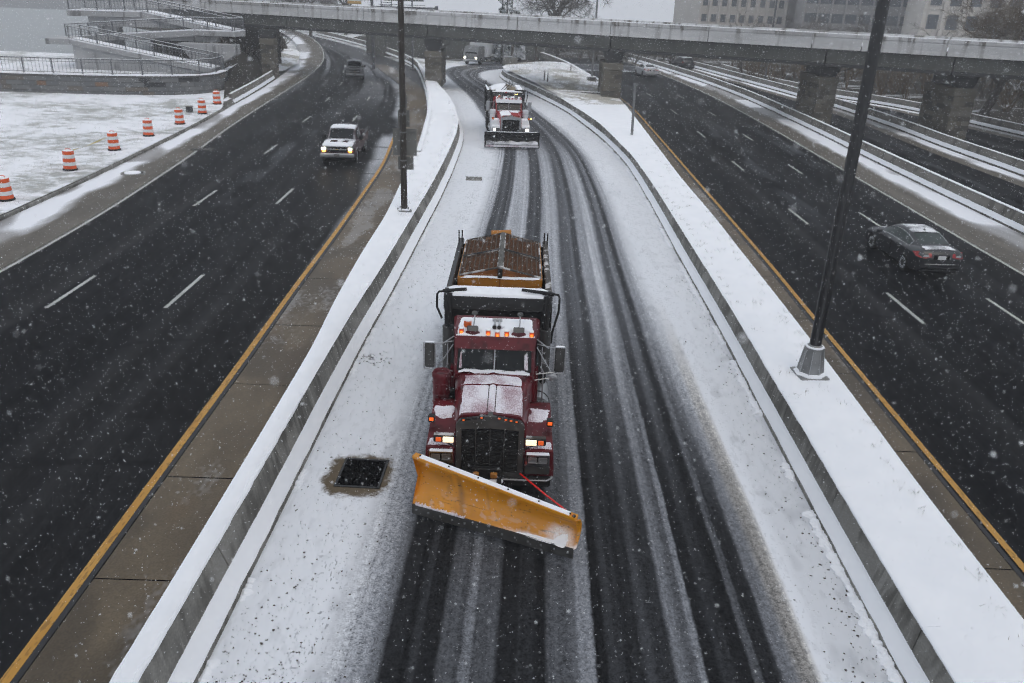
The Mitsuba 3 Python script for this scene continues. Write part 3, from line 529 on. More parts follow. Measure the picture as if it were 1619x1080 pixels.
# ------------------------------------------------------------------ walls and barriers (things with panels and snow caps)
def wall(key, path, prof_face, cap, ledge, cuts, side, face='mat_barrier'):
    """prof: (offset, z) lists; side = +1 when the wall lies to the right of the way of travel."""
    s = arc(path) + path[0, 1]
    def piece(a, b, prof, n=None):
        q = np.linspace(a, b, n or max(2, int((b - a) / 1.0) + 1))
        return sweep(np.stack([np.interp(q, s, path[:, k]) for k in range(2)], 1), [(side * o, z) for o, z in prof], closed=True)
    for a, b in zip(cuts[:-1], cuts[1:]):
        put('concrete_panel', piece(a + 0.012, b - 0.012, prof_face, 5), face, parent=key, smooth=False)
    def drift(m, amp):
        """Wind-shaped lumps on swept snow."""
        v = np.asarray(m.vertices); k = np.stack([v[:, 0] * 1.6, v[:, 1] * 1.6, v[:, 2] * 2], -1)
        v[:, 2] += amp * (meshkit.fbm(k, 3, 3) - 0.5); v[:, 0] += 1.3 * amp * (meshkit.fbm(k * 1.7 + 9, 3, 6) - 0.5); m.vertices = v; return m
    for a, b in zip(cuts[:-1], cuts[1:]):
        if cap is not None: put('snow_cap', drift(piece(a + 0.004, b - 0.004, cap, 24 if a < 40 else 9), 0.035), 'mat_snow', parent=key, smooth=50)
    if ledge is not None: put('snow_ledge', drift(piece(cuts[0], cuts[-1], ledge, int((cuts[-1] - cuts[0]) * 4)), 0.03), 'mat_snow', parent=key, smooth=50)
w = thing('retaining_wall', 'stained concrete wall with white snow cap along the left edge of the ramp', 'wall')
cutsL = [2.5, 4.6, 7.4, 11.25, 14.5, 18.9, 22.7, 26.5, 30.3, 34.1, 37.9, 41.7, 45.5, 49.3, 53.1, 56.9, 60.7, 64.5, 68.3, 72.1, 75.9, 79.7, 83.5, 87.3, 91.1, 95, 99]
wall(w, RAMP_L, [(0, -.05), (0.0, 0.10), (0.02, 0.115), (0.27, 0.30), (0.44, 0.765), (0.80, 0.765), (0.80, -.05)],
     [(0.435, 0.755), (0.432, 0.775), (0.45, 0.798), (0.49, 0.81), (0.62, 0.818), (0.745, 0.812), (0.80, 0.798), (0.815, 0.77), (0.81, 0.755)],
     [(0.012, 0.105), (0.015, 0.135), (0.06, 0.175), (0.16, 0.262), (0.25, 0.318), (0.285, 0.325), (0.275, 0.30)], cutsL, -1, 'mat_wall')
w = thing('retaining_wall', 'stained concrete wall edging the snowy median right of the ramp', 'wall')
cutsR = [2.5, 6, 9.9, 13.75, 17.3, 21.2, 25.4, 29.2, 33, 36.8, 40.6, 44.4, 48.2, 52, 55.8, 59.6, 63.4, 67.2, 71, 74.8, 78.6, 82.4, 86.2, 90, 93.8, 97.5, 101]
wall(w, RAMP_R, [(0, -.05), (0.0, 0.09), (0.02, 0.105), (0.22, 0.30), (0.28, 0.77), (0.5, 0.77), (0.5, -.05)],
     [(0.275, 0.76), (0.270, 0.78), (0.29, 0.805), (0.34, 0.815), (0.46, 0.825), (0.56, 0.825), (0.5, 0.76)],
     [(0.012, 0.095), (0.015, 0.125), (0.05, 0.16), (0.13, 0.255), (0.20, 0.312), (0.232, 0.32), (0.225, 0.30)], cutsR, 1, 'mat_wall')
JERSEY = [(0, -.03), (0, 0.075), (0.16, 0.30), (0.235, 0.80), (0.40, 0.80), (0.475, 0.30), (0.635, 0.075), (0.635, -.03)]
JCAP = [(0.228, 0.79), (0.225, 0.81), (0.245, 0.835), (0.3175, 0.85), (0.39, 0.835), (0.41, 0.81), (0.407, 0.79)]
JLEDGE = [(0.008, 0.08), (0.0, 0.12), (0.06, 0.205), (0.14, 0.305), (0.185, 0.33), (0.17, 0.29)]
def cuts_of(path, step, y1): 
    L = arc(path)[-1] + path[0, 1]; return list(np.arange(path[0, 1] + 0.5, min(L, y1), step))
for path, lab_, y1, off in ((B1, 'concrete barrier with white snow cap right of the right highway', 150, 0.0), (B2, 'second snow capped concrete barrier from the right highway', 140, 0.0), (B3, 'low snow covered barrier in front of the roadside trees', 130, 0.0)):
    w = thing('highway_barrier', lab_, 'barrier')
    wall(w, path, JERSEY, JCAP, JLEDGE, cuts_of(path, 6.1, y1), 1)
w = thing('highway_barrier', 'snow topped barrier starting beside the last orange drum', 'barrier')
BL = smooth_path([(-23.35, 67.2), (-23.6, 70), (-24.5, 79), (-26.1, 92)], 1.0)
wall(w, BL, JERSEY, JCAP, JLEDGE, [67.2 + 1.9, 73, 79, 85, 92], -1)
put('sloped_end', sweep(BL[:3], [(-o, z * 0.55) for o, z in JERSEY], closed=True), 'mat_wall', parent=w, smooth=False)
put('snow_cap', sweep(BL[:3], [(-o, z * 0.55 + 0.01) for o, z in JCAP], closed=True), 'mat_snow', parent=w)
w = thing('highway_barrier', 'snow capped barrier curving beside the left highway behind the bridge pier', 'barrier')
BLR = smooth_path([(-5.95, 46.5), (-6.45, 54.4), (-7.2, 64.4), (-8.6, 76.6), (-10.7, 91), (-13.35, 106), (-16.6, 117), (-22.1, 131), (-31.1, 150), (-44, 173)], 1.0)
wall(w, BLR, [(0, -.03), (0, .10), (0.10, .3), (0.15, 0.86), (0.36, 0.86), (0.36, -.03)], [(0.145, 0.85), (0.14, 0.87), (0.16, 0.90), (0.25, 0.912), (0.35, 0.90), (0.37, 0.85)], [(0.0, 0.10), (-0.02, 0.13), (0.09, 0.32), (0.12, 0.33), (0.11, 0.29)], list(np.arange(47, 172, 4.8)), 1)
w = thing('highway_barrier', 'concrete barrier between the grass island and the right highway', 'barrier')
BI = smooth_path([(8.8, 79), (8.3, 88), (7.4, 96), (5.6, 112), (0.2, 138), (-9, 170)], 1.0)
wall(w, BI, [(-0.2, 0.0), (-0.15, 1.0), (0.15, 1.0), (0.2, 0.0)], [(-0.16, 0.99), (-0.15, 1.03), (0, 1.05), (0.15, 1.03), (0.16, 0.99)], None, list(np.arange(79.5, 165, 5.0)), -1)
# small ledge wall that crosses the island in front of the bridge
w = thing('ledge_wall', 'low snow topped ledge wall crossing the island beside the bridge pier', 'wall')
put('stone_course', box((5.7, 78.3, 0.84), (4.2, 0.4, 0.36), 0.03, rotz(-0.05)), 'mat_wall', parent=w, smooth=False)
put('snow_cap', box((5.7, 78.3, 1.035), (4.22, 0.42, 0.05), 0.02, rotz(-0.05)), 'mat_snow', parent=w)

hill_z = lambda x, y: -0.3 + 34 * np.clip((y - 236) / 120, 0, 1) ** 0.6 * np.clip((-62 - x) / 45, 0, 1)
put('hills', terrain([(-640, 236), (-62, 236), (-62, 300), (-100, 420), (-640, 420)], hill_z, 14.0), 'mat_far_wood', kind='structure', label='wooded hill across the river lost in the snowfall', smooth=True)
w = thing('retaining_wall', 'dark grey retaining wall behind the ramp bend under the overpass', 'wall')
for i in range(9):
    put('concrete_panel', box((-21.5 + 2.9 * i, 126.6 + .12 * i, 2.3), (2.86, .5, 5.4), .03, rotz(.04)), 'mat_girder', parent=w, smooth=False)
    put('coping', box((-21.5 + 2.9 * i, 126.6 + .12 * i, 5.1), (2.88, .62, .22), .03, rotz(.04)), 'mat_girder', parent=w, smooth=False)
# ------------------------------------------------------------------ the overpass
BA, BDIR = np.array([8.2, 77.8]), np.array([0.9058, -0.4237])
BN = np.array([-BDIR[1], BDIR[0]]) * -1           # horizontally towards the camera
BANG = math.atan2(BDIR[1], BDIR[0])
def bpt(s, off): return BA + BDIR * s + BN * off      # s metres along (0 at the pier by the ramp), off towards the camera
def bbox(s0, s1, o0, o1, z0, z1, bev=0.0):
    c = bpt((s0 + s1) / 2, (o0 + o1) / 2)
    return box((c[0], c[1], (z0 + z1) / 2), (s1 - s0, abs(o1 - o0), z1 - z0), bev, rotz(BANG))
def bsweep(s0, s1, prof):
    """Profile of (offset towards the camera, height) along the bridge."""
    R = [[[*bpt(s, o), z] for o, z in prof] for s in np.linspace(s0, s1, 4)]
    return skin(R, True, True)
bridge = thing('overpass_bridge', 'long concrete overpass on stone piers crossing above all the roads', 'bridge')
PIERS = [-52.5, -36.0, -18.75, 0.0, 18.1, 27.25, 46.0]
joints = [-60, -47, -36.0, -26, -18.75, -9, 0.0, 8.6, 16.9, 20.6, 26.6, 31.8, 40, 50]
for a, b in zip(joints[:-1], joints[1:]):
    pr = [(1.50, 6.02), (1.62, 6.02), (1.60, 6.26), (1.585, 6.28), (1.585, 6.80), (1.52, 6.83), (1.52, 6.90), (1.585, 6.93), (1.585, 7.14), (1.56, 7.18), (1.30, 7.18), (1.27, 7.14), (1.25, 6.02)]
    put('parapet_panel', bsweep(a + 0.035, b - 0.035, pr), 'mat_parapet', parent=bridge, smooth=False)
    put('parapet_snow', bsweep(a + 0.035, b - 0.035, [(1.575, 7.165), (1.57, 7.20), (1.43, 7.215), (1.29, 7.20), (1.285, 7.165)]), 'mat_snow', parent=bridge)
for a, b in zip(PIERS[:-1], PIERS[1:]):
    put('girder', bsweep(a + 0.06, b - 0.06, [(1.30, 6.03), (1.30, 5.02), (1.52, 5.0), (1.52, 4.78), (0.9, 4.78), (0.9, 5.02), (1.12, 5.05), (1.12, 6.03)]), 'mat_girder', parent=bridge, smooth=False)
    put('bottom_flange', bsweep(a + 0.06, b - 0.06, [(1.56, 4.995), (1.56, 4.72), (0.86, 4.72), (0.86, 4.995)]), 'mat_dark_steel', parent=bridge, smooth=False)
    for o in (-1.0, -3.0, -4.8):
        put('girder', bbox(a + 0.06, b - 0.06, o - 0.18, o + 0.18, 4.78, 6.03), 'mat_girder', parent=bridge, smooth=False)
put('girder', bsweep(46.1, 70, [(1.30, 6.03), (1.30, 5.02), (1.52, 5.0), (1.52, 4.78), (0.9, 4.78), (0.9, 5.02), (1.12, 5.05), (1.12, 6.03)]), 'mat_girder', parent=bridge, smooth=False)
put('deck', bbox(-60, 70, -5.4, 1.48, 6.035, 6.30), 'mat_girder', parent=bridge, smooth=False)
put('far_parapet', bbox(-60, 70, -5.7, -5.42, 6.0, 7.15), 'mat_parapet', parent=bridge, smooth=False)
put('deck_snow', bbox(-60, 50, -5.3, 1.2, 6.305, 6.36), 'mat_snow', parent=bridge, smooth=False)
def masonry(parent, xc, y0, w, d, z0, z1, name='stone', course=0.36, blk=0.72):
    """A stone pier aligned with the roads: core of mortar, front and sides set with blocks in courses."""
    put('mortar_core', box((xc, y0 + d / 2, (z0 + z1) / 2), (w - 0.03, d - 0.03, z1 - z0)), 'mat_mortar', parent=parent, smooth=False)
    M0 = mov(xc, y0 + d / 2)
    nz = int(round((z1 - z0) / course)); hz = (z1 - z0) / nz
    for i in range(nz):
        for W, D, R in ((w, d, rotz(0)), (d, w, rotz(math.pi / 2)), (d, w, rotz(-math.pi / 2))):
            k = max(1, int(round(W / blk))); e = np.linspace(-W / 2, W / 2, k + 1)
            if k > 1: e[1:-1] += (0.25 if i % 2 else -0.25) * W / k + rng.uniform(-.06, .06, k - 1)
            for a, b in zip(e[:-1], e[1:]):
                pr = rng.uniform(0.02, 0.05)
                m = box(((a + b) / 2, -D / 2 - pr / 2 + 0.02, z0 + hz * (i + 0.5)), (b - a - 0.02, pr + 0.06, hz - 0.02), 0.012)
                put(name, xf(m, M0 @ R), f'mat_pier_stone_{rng.choice(4, p=[.35, .3, .2, .15])}', parent=parent, smooth=False)
for s, xc, y0, w_, d_, zb, zt in ((-36.0, -26.3, 88.6, 1.3, 1.4, 0.0, 3.9), (-18.75, -8.75, 84.2, 1.55, 4.5, 0.4, 3.62), (0.0, 8.05, 76.4, 1.6, 4.5, 0.75, 3.75), (18.1, 24.85, 69.6, 1.45, 5, 0.0, 3.85), (27.25, 33.85, 65.3, 1.6, 5, 0.0, 3.75)):
    p_ = put('pier', box((xc, y0 + d_ / 2, zt - 0.31), (w_ + 0.16, d_ + 0.16, 0.62), 0.06), 'mat_pier_stone_1', parent=bridge, smooth=False)
    masonry(p_, xc, y0, w_, d_, zb - 0.1, zt - 0.62)
    # dark steel saddle that carries the girders
    sad = prism([(-0.55, 0), (0.55, 0), (0.75, 0.35), (1.0, 4.72 - zt - 0.01), (-1.0, 4.72 - zt - 0.01), (-0.75, 0.35)], 1.0, XZY)
    put('bearing_saddle', xf(sad, mov(xc, y0 + .25, zt)), 'mat_dark_steel', parent=bridge, smooth=False)
    put('cross_beam', box((xc, y0 + .8 + d_ * .45, (zt + 4.705) / 2), (.8, d_ * .75, 4.695 - zt)), 'mat_dark_steel', parent=bridge, smooth=False)
    put('drain_pipe', tube([(xc + .75, y0 + .1, 4.7), (xc + .75, y0 + .1, zt + .45), (xc + 1.6, y0 + .05, zt + .70), (xc + 1.6, y0 + .05, 4.7)], 0.05, 6), 'mat_dark_steel', parent=bridge)
put('abutment', bbox(-60, -42.5, -5.0, -2.0, -0.2, 4.70), 'mat_bank', parent=bridge, smooth=False)

# ------------------------------------------------------------------ switchback footway at the left, its stone wall and railings
def wall_stones(name, label, path, z0, z1):
    k = thing(name, label, 'wall')
    put('mortar_core', sweep(path, [(0.03, z0), (0.03, z1), (-0.45, z1), (-0.45, z0)], closed=True), 'mat_mortar', parent=k, smooth=False)
    s = arc(path); hz = (z1 - z0) / 4
    for i in range(4):
        e = [0.0]
        while e[-1] < s[-1] - 0.5: e.append(e[-1] + rng.uniform(0.7, 1.9))
        e[-1] = s[-1]
        for a, b in zip(e[:-1], e[1:]):
            q = np.linspace(a + 0.015, b - 0.015, 3)
            A = np.stack([np.interp(q, s, path[:, j]) for j in range(2)], 1)
            t = normals2(path)[np.argmin(abs(s - (a + b) / 2))]
            pr = rng.uniform(0.05, 0.085); zz0, zz1 = z0 + hz * i + 0.012, z0 + hz * (i + 1) - 0.012
            V = [np.c_[A + t * 0.0, np.full(3, zz0)], np.c_[A + t * pr, np.full(3, zz0 + .015)], np.c_[A + t * pr, np.full(3, zz1 - .015)], np.c_[A, np.full(3, zz1)]]
            put('stone', skin(np.transpose(np.array(V), (1, 0, 2)), False, False), f'mat_field_stone_{rng.choice(5, p=[.42, .30, .08, .08, .12])}', parent=k, smooth=False)
    put('coping', sweep(path, [(0.12, z1), (0.12, z1 + 0.14), (-0.5, z1 + 0.14), (-0.5, z1)], closed=True), 'mat_mortar', parent=k, smooth=False)
    put('coping_snow', sweep(path, [(0.115, z1 + 0.13), (0.11, z1 + 0.19), (-0.2, z1 + 0.205), (-0.49, z1 + 0.19), (-0.5, z1 + 0.13)], closed=True), 'mat_snow', parent=k)
    return k
WP = smooth_path([(-62, 69.6), (-50, 69.6), (-42, 69.8), (-35, 70.5), (-30, 71.9), (-28.0, 73.2), (-27.0, 75.2), (-27.1, 78.2)], 0.8)
wall_stones('stone_wall', 'grey fieldstone retaining wall with snow on its coping above the lawn', WP, 0.05, 1.55)
def railing(label, path3, h=1.12, post=2.4, bal=0.30, mid=True):
    """path3: x, y, z of the foot."""
    k = thing('railing', label, 'railing')
    p = np.asarray(path3, float); s = np.r_[0, np.cumsum(np.linalg.norm(np.diff(p, axis=0), axis=1))]
    at = lambda q: np.stack([np.interp(q, s, p[:, j]) for j in range(3)], -1)
    for q in np.linspace(0.05, s[-1] - 0.05, max(2, int(round(s[-1] / post)) + 1)):
        c = at(np.array([q]))[0]
        put('post', box(c + [0, 0, h / 2 + 0.02], (0.085, 0.085, h + 0.06), 0.01), 'mat_rail_grey', parent=k, smooth=False)
    q = np.linspace(0, s[-1], max(2, int(s[-1] / 1.0) + 1)); P3 = at(q)
    for z, r in ((h, 0.04), (h * 0.80, 0.022), (0.13, 0.025)) if mid else ((h, 0.04), (0.13, 0.025)):
        put('rail', tube(P3 + [0, 0, z], r, 6), 'mat_rail_grey', parent=k)
    put('rail_snow', tube(P3 + [0, 0, h + 0.045], 0.022, 5), 'mat_snow', parent=k)
    q = np.arange(0.1, s[-1], bal)
    put('balusters', cat([box(c + [0, 0, 0.13 + (h - 0.13) / 2], (0.022, 0.022, h - 0.13)) for c in at(q)]), 'mat_rail_grey', parent=k, kind='stuff', smooth=False)
    return k
railing('grey baluster railing standing on the fieldstone wall coping', np.c_[WP - normals2(WP) * 0.18, np.full(len(WP), 1.74)], h=1.2)
put('walkway', terrain([(-62, 70.2), (-42, 70.4), (-35, 71.1), (-30, 72.4), (-28, 74), (-27.6, 79), (-30, 92), (-66, 92)], lambda x, y: 1.42 + 0 * x, 2.0), 'mat_snowy_grass', kind='structure', label='snowy path level behind the fieldstone wall')
ramp_t = thing('footway_ramp', 'pale concrete switchback footway with snow covered flights beside the overpass', 'footway')
def flight(p0, p1, width, th=0.42, back=None):
    """Sloping slab between two points of its front edge; width runs away from the camera."""
    p0, p1 = np.array(p0, float), np.array(p1, float); t = p1 - p0; t[2] = 0; t /= np.linalg.norm(t)
    n = np.array([-t[1], t[0], 0]);  n = n if n[1] > 0 else -n
    q = [p0, p1, p1 + n * width, p0 + n * width]
    put('flight', hull([v + [0, 0, dz] for v in q for dz in (-th, 0)]), 'mat_pale_concrete', parent=ramp_t, smooth=False)
    ins = [p0 + n * .02, p1 + n * .02, p1 + n * (width - .02), p0 + n * (width - .02)]
    put('flight_snow', hull([v + [0, 0, dz] for v in ins for dz in (0.004, 0.075)]), 'mat_snow', parent=ramp_t, smooth=False)
    return p0 + n * 0.12, p1 + n * 0.12, p0 + n * (width - 0.12), p1 + n * (width - 0.12)
Ca = flight((-40.6, 77.0, 3.95), (-27.9, 76.6, 1.95), 2.3)
Cb = flight((-42.5, 80.2, 3.9), (-30.5, 80.0, 4.92), 2.3, 0.5)
Cc = flight((-36.3, 82.6, 6.25), (-27.0, 80.6, 4.92), 2.3, 0.5)
put('landing', hull([(-42.6, 76.9, z) for z in (3.5, 3.97)] + [(-40.5, 76.9, z) for z in (3.5, 3.97)] + [(-40.5, 82.6, z) for z in (3.5, 3.97)] + [(-42.6, 82.6, z) for z in (3.5, 3.97)]), 'mat_pale_concrete', parent=ramp_t, smooth=False)
put('landing', hull([(x, y, z) for x, y in ((-30.6, 79.98), (-26.6, 79.98), (-26.6, 83.0), (-30.6, 83.0)) for z in (4.5, 4.93)]), 'mat_pale_concrete', parent=ramp_t, smooth=False)
put('landing_snow', hull([(x, y, z) for x, y in ((-30.6, 80.0), (-26.62, 80.0), (-26.62, 82.9), (-30.6, 82.9)) for z in (4.935, 5.0)]), 'mat_snow', parent=ramp_t, smooth=False)
put('landing', hull([(x, y, z) for x, y in ((-42.1, 80.4), (-36.2, 82.3), (-36.2, 85.5), (-42.5, 84.5)) for z in (5.75, 6.22)]), 'mat_pale_concrete', parent=ramp_t, smooth=False)
put('landing_snow', hull([(x, y, z) for x, y in ((-42.0, 80.45), (-36.2, 82.35), (-36.2, 85.4), (-42.4, 84.4)) for z in (6.225, 6.29)]), 'mat_snow', parent=ramp_t, smooth=False)
put('beam', hull([(x, y, z) for x, y in ((-40.8, 81.6), (-31, 83.3), (-31, 84.3), (-40.8, 82.6)) for z in (4.9, 5.72)]), 'mat_pale_concrete', parent=ramp_t, smooth=False)
put('beam', hull([(x, y, z) for x, y in ((-36, 80.7), (-28.6, 80.7), (-28.6, 81.7), (-36, 81.7)) for z in (3.9, 4.48)]), 'mat_pale_concrete', parent=ramp_t, smooth=False)
put('pier_cap', prism([(-5.2, 0), (-3.9, -1.75), (-1.6, -1.75), (0, -0.85), (0, 0)], 1.5, mov(-26.4, 79.0, 3.86) @ XZY), 'mat_pale_concrete', parent=ramp_t, smooth=False)
put('pier_stem', box((-29.2, 79.8, 1.8), (2.3, 1.3, 2.6), 0.05), 'mat_pale_concrete', parent=ramp_t, smooth=False)
put('pier_stem', box((-39.5, 83.0, 2.9), (1.8, 1.3, 4.2), 0.05), 'mat_pale_concrete', parent=ramp_t, smooth=False)
put('side_wall', hull([(-40.4, 77.2, 1.4), (-28.5, 76.9, 1.4), (-40.4, 77.2, 3.5), (-28.5, 76.9, 1.5), (-40.4, 77.6, 1.4), (-28.5, 77.3, 1.4), (-40.4, 77.6, 3.5), (-28.5, 77.3, 1.5)]), 'mat_pale_concrete', parent=ramp_t, smooth=False)
railing('grey railing along the near side of the lowest sloping flight', [Ca[0], Ca[1]])
railing('grey railing along the far side of the lowest sloping flight', [Ca[2], Ca[3]])
railing('grey railing along the middle flight rising to the right landing', [Cb[0], Cb[1], (-26.8, 80.1, 4.93)])
railing('grey railing along the upper flight coming down to the right landing', [(-42.0, 80.6, 6.22), (-36.2, 82.4, 6.22), Cc[0], Cc[1], (-26.75, 80.3, 4.93), (-26.75, 82.9, 4.93)])
railing('grey railing along the far edge of the upper flight', [(-42.3, 84.3, 6.22), Cc[2], Cc[3], (-26.7, 83.0, 4.93)])

# ------------------------------------------------------------------ poles, signs, drums, small street furniture
def pole(name, label, base, h, r0, r1, m, base_kind, n=10, group=None):
    k = thing(name, label, 'lamp post', group); b = np.array(base, float)
    put('shaft', tube([b + [0, 0, 0.02], b + [0, 0, h * .5], b + [0, 0, h]], [r0, (r0 + r1) / 2, r1], n), m, parent=k)
    return k, b
k, b = pole('lamp_post', 'tall dark bronze lamp post with small sign plates on the left median', (-4.74, 33.7, 0.80), 14, 0.135, 0.10, 'mat_pole_bronze', 0)
put('base_plate', prism([(-.27, -.27), (.27, -.27), (.27, .27), (-.27, .27)], 0.09, mov(*b) @ rotz(0.3)), 'mat_galvanised', parent=k, smooth=False)
put('base_snow', hull([(b[0] + x * .25, b[1] + y * .25, b[2] + .085) for x in (-1, 1) for y in (-1, 1)] + [(b[0] + x * .17, b[1] + y * .17, b[2] + .13) for x in (-1, 1) for y in (-1, 1)]), 'mat_snow', parent=k)
for i in range(4):
    a = 0.3 + math.pi / 4 + i * math.pi / 2
    put('anchor_bolt', cyl(b + [.21 * math.cos(a), .21 * math.sin(a), .1], b + [.21 * math.cos(a), .21 * math.sin(a), .2], .022, n=6), 'mat_galvanised', parent=k)
put('handhole_cover', box(b + [0, -.125, .62], (.1, .03, .2), .008), 'mat_pole_bronze', parent=k)
sg_ = thing('road_sign', 'three grey sign plates seen from behind on the bronze lamp post', 'road sign')
for x0, x1, z0, z1 in ((-5.19, -4.22, 3.08, 4.17), (-5.0, -4.36, 2.50, 3.04), (-4.97, -4.5, 4.24, 4.90)):
    put('plate', box(((x0 + x1) / 2, 33.96, (z0 + z1) / 2), (x1 - x0, .012, z1 - z0), .004), 'mat_sign_back', parent=sg_, smooth=False)
    put('clamp_band', lathe([(.15, 0), (.15, .04), (.135, .04), (.135, 0)], 14, mov(-4.74, 33.7, z1 - .12)), 'mat_galvanised', parent=sg_)
    put('stiffener', box(((x0 + x1) / 2, 33.935, z1 - .1), (x1 - x0 - .08, .035, .05)), 'mat_sign_back', parent=sg_, smooth=False)
k, b = pole('lamp_post', 'tall black lamp post with flared silver base on the right median', (7.62, 18.95, 0.82), 13, 0.145, 0.125, 'mat_pole_black', 0, 12)
def octa(r, z): a = (np.arange(8) + .5) * math.pi / 4; return np.stack([b[0] + r * np.cos(a), b[1] + r * np.sin(a), a * 0 + b[2] + z], 1)
put('shaft_collar', skin([octa(.185, .74), octa(.19, .80), octa(.155, .83)]), 'mat_galvanised', parent=k, smooth=False)
put('flared_base', skin([octa(.33, .03), octa(.325, .07), octa(.235, .70), octa(.245, .705), octa(.245, .755), octa(.2, .765)]), 'mat_galvanised', parent=k, smooth=False)
put('base_plate', box(b + [0, 0, -.0], (.74, .74, .07), .01, rotz(.1)), 'mat_galvanised', parent=k, smooth=False)
put('base_snow', skin([octa(.40, .03), octa(.41, .05), octa(.36, .085), octa(.30, .12)]), 'mat_snow', parent=k)
put('collar_snow', skin([octa(.235, .757), octa(.24, .78), octa(.2, .80), octa(.15, .79)]), 'mat_snow', parent=k)
for i in range(8):
    a = (i + 0.5) * math.pi / 4
    put('edge_strip', tube([b + [.331 * math.cos(a), .331 * math.sin(a), .06], b + [.241 * math.cos(a), .241 * math.sin(a), .70]], .010, 5), 'mat_dull_alloy', parent=k)
k = thing('marker_post', 'slim grey steel post standing on the snowy right median', 'post')
put('shaft', tube([(7.45, 55.6, .8), (7.36, 55.6, 4.1)], .085, 8), 'mat_galvanised', parent=k)
put('cap', lathe([(.095, 0), (.095, .08), (.05, .11)], 10, mov(7.36, 55.6, 4.06)), 'mat_galvanised', parent=k)
put('footing', lathe([(.2, 0), (.2, .06), (.12, .1)], 12, mov(7.45, 55.6, .78)), 'mat_snow', parent=k)
k, b = pole('lamp_post', 'thin grey lamp post on a square concrete block behind the bridge', (7.25, 89.2, 1.25), 13, .12, .08, 'mat_galvanised', 0)
put('concrete_block', box((7.25, 89.2, 1.0), (.9, .9, .7), .05), 'mat_wall', parent=k, smooth=False)
put('block_snow', box((7.25, 89.2, 1.375), (.9, .9, .05), .02), 'mat_snow', parent=k)
for lab_, bx, h, r in (('thin dark lamp post behind the bridge pier on the left', (-13.3, 104, 0), 13, .11), ('lamp post in front of the pale building beyond the bridge', (29.4, 104, 0), 14, .12), ('far lamp post seen above the overpass left end', (-52, 150, 0), 17, .13), ('thin post above the evergreen top behind the bridge', (-3.8, 150, -.3), 18, .12), ('second thin post above the evergreen top behind the bridge', (-2.2, 152, -.3), 18, .12)):
    k, b = pole('lamp_post', lab_, bx, h, r, r * .7, 'mat_rail_grey', 0, 8)
    put('base_flange', lathe([(.26, 0), (.26, .1), (.16, .16)], 10, mov(*b)), 'mat_galvanised', parent=k)
    put('mast_arm', tube([b + [0, 0, h - .1], b + [.9, 0, h + .5], b + [2.2, 0, h + .7]], [.06, .05, .04], 6), 'mat_rail_grey', parent=k)
k = thing('sign_gantry', 'road sign gantry with white and amber board seen above the overpass', 'sign gantry')
gy = 103.0
put('beam', tube([(-17.9, gy, 6.95), (-10.35, gy, 7.0)], .11, 8), 'mat_rail_grey', parent=k)
put('beam', tube([(-16.5, gy, 7.75), (-11.8, gy, 7.8)], .08, 8), 'mat_rail_grey', parent=k)
put('end_post', box((-10.3, gy, 3.6), (.34, .34, 7.4), .03), 'mat_rail_grey', parent=k, smooth=False)
put('end_post', box((-17.9, gy + .2, 4.0), (.3, .3, 8.4), .03), 'mat_rail_grey', parent=k, smooth=False)
put('lattice_frame', cat([box((-17.0 + .22, gy, 7.7), (.08, .1, 1.5)), box((-15.8 + .22, gy, 7.7), (.08, .1, 1.5))] + [box((-16.2, gy, 7.15 + .32 * i), (1.3, .08, .07)) for i in range(5)]), 'mat_rail_grey', parent=k, kind='stuff', smooth=False)
put('sign_board', box((-20.0, gy + .6, 7.75), (1.6, .06, 1.2), .01), 'mat_sign_white', parent=k, smooth=False)
put('sign_board', box((-20.0, gy + .55, 7.33), (1.6, .06, .3), .01), 'mat_sign_amber', parent=k, smooth=False)
put('walkway_rail', tube([(-17, gy - .3, 7.25), (-11.6, gy - .3, 7.3)], .035, 6), 'mat_rail_grey', parent=k)

LEAN = [(.02, .01), (-.02, .03), (.015, .0), (-.01, .02), (.03, -.01), (0, .02), (.02, .01)]
DL = ['orange and white traffic drum at the frame edge, nearest on the lawn', 'second nearest orange striped drum, yellow tape tied to its top', 'third nearest orange drum, at the far end of the yellow tape', 'fourth orange drum along the kerb, mid row', 'orange drum in front of the small dark box on the lawn', 'second last orange drum before the barrier', 'last orange drum in front of the stone wall corner']
DR = [(-22.62, 35.4), (-23.06, 41.8), (-23.42, 47.5), (-23.51, 52.4), (-23.46, 57.4), (-23.69, 62.3), (-24.5, 67.8)]
for (x, y), l_, (la, lb) in zip(DR, DL, LEAN):
    k = thing('traffic_drum', l_, 'traffic drum', 'orange drums along the lawn edge')
    D = Part(k, mov(x, y, float(lawn_z(np.array([x]), np.array([y]))[0]) + .01) @ rotx(la) @ roty(lb))
    D('base_ring', lathe([(.34, 0), (.36, .02), (.36, .06), (.31, .09)], 20), 'mat_rubber')
    zs = [.07, .245, .425, .61, .80, .98]
    for i in range(5):
        r0, r1 = .305 - .010 * i, .305 - .010 * (i + 1)
        D('orange_band' if i % 2 == 0 else 'white_band', lathe([(r0, zs[i] + .004), (r0 + .006, zs[i] + .02), (r1 + .01, zs[i + 1] - .02), (r1 - .004, zs[i + 1] - .003)], 22), 'mat_orange_plastic' if i % 2 == 0 else 'mat_reflective_white')
    D('top_snow', lathe([(.25, .975), (.235, 1.0), (.1, 1.02)], 16), 'mat_snow')
    D('handle', tube([(-.14, 0, .97), (-.12, 0, 1.07), (0, 0, 1.10), (.12, 0, 1.07), (.14, 0, .97)], .018, 6), 'mat_orange_plastic')
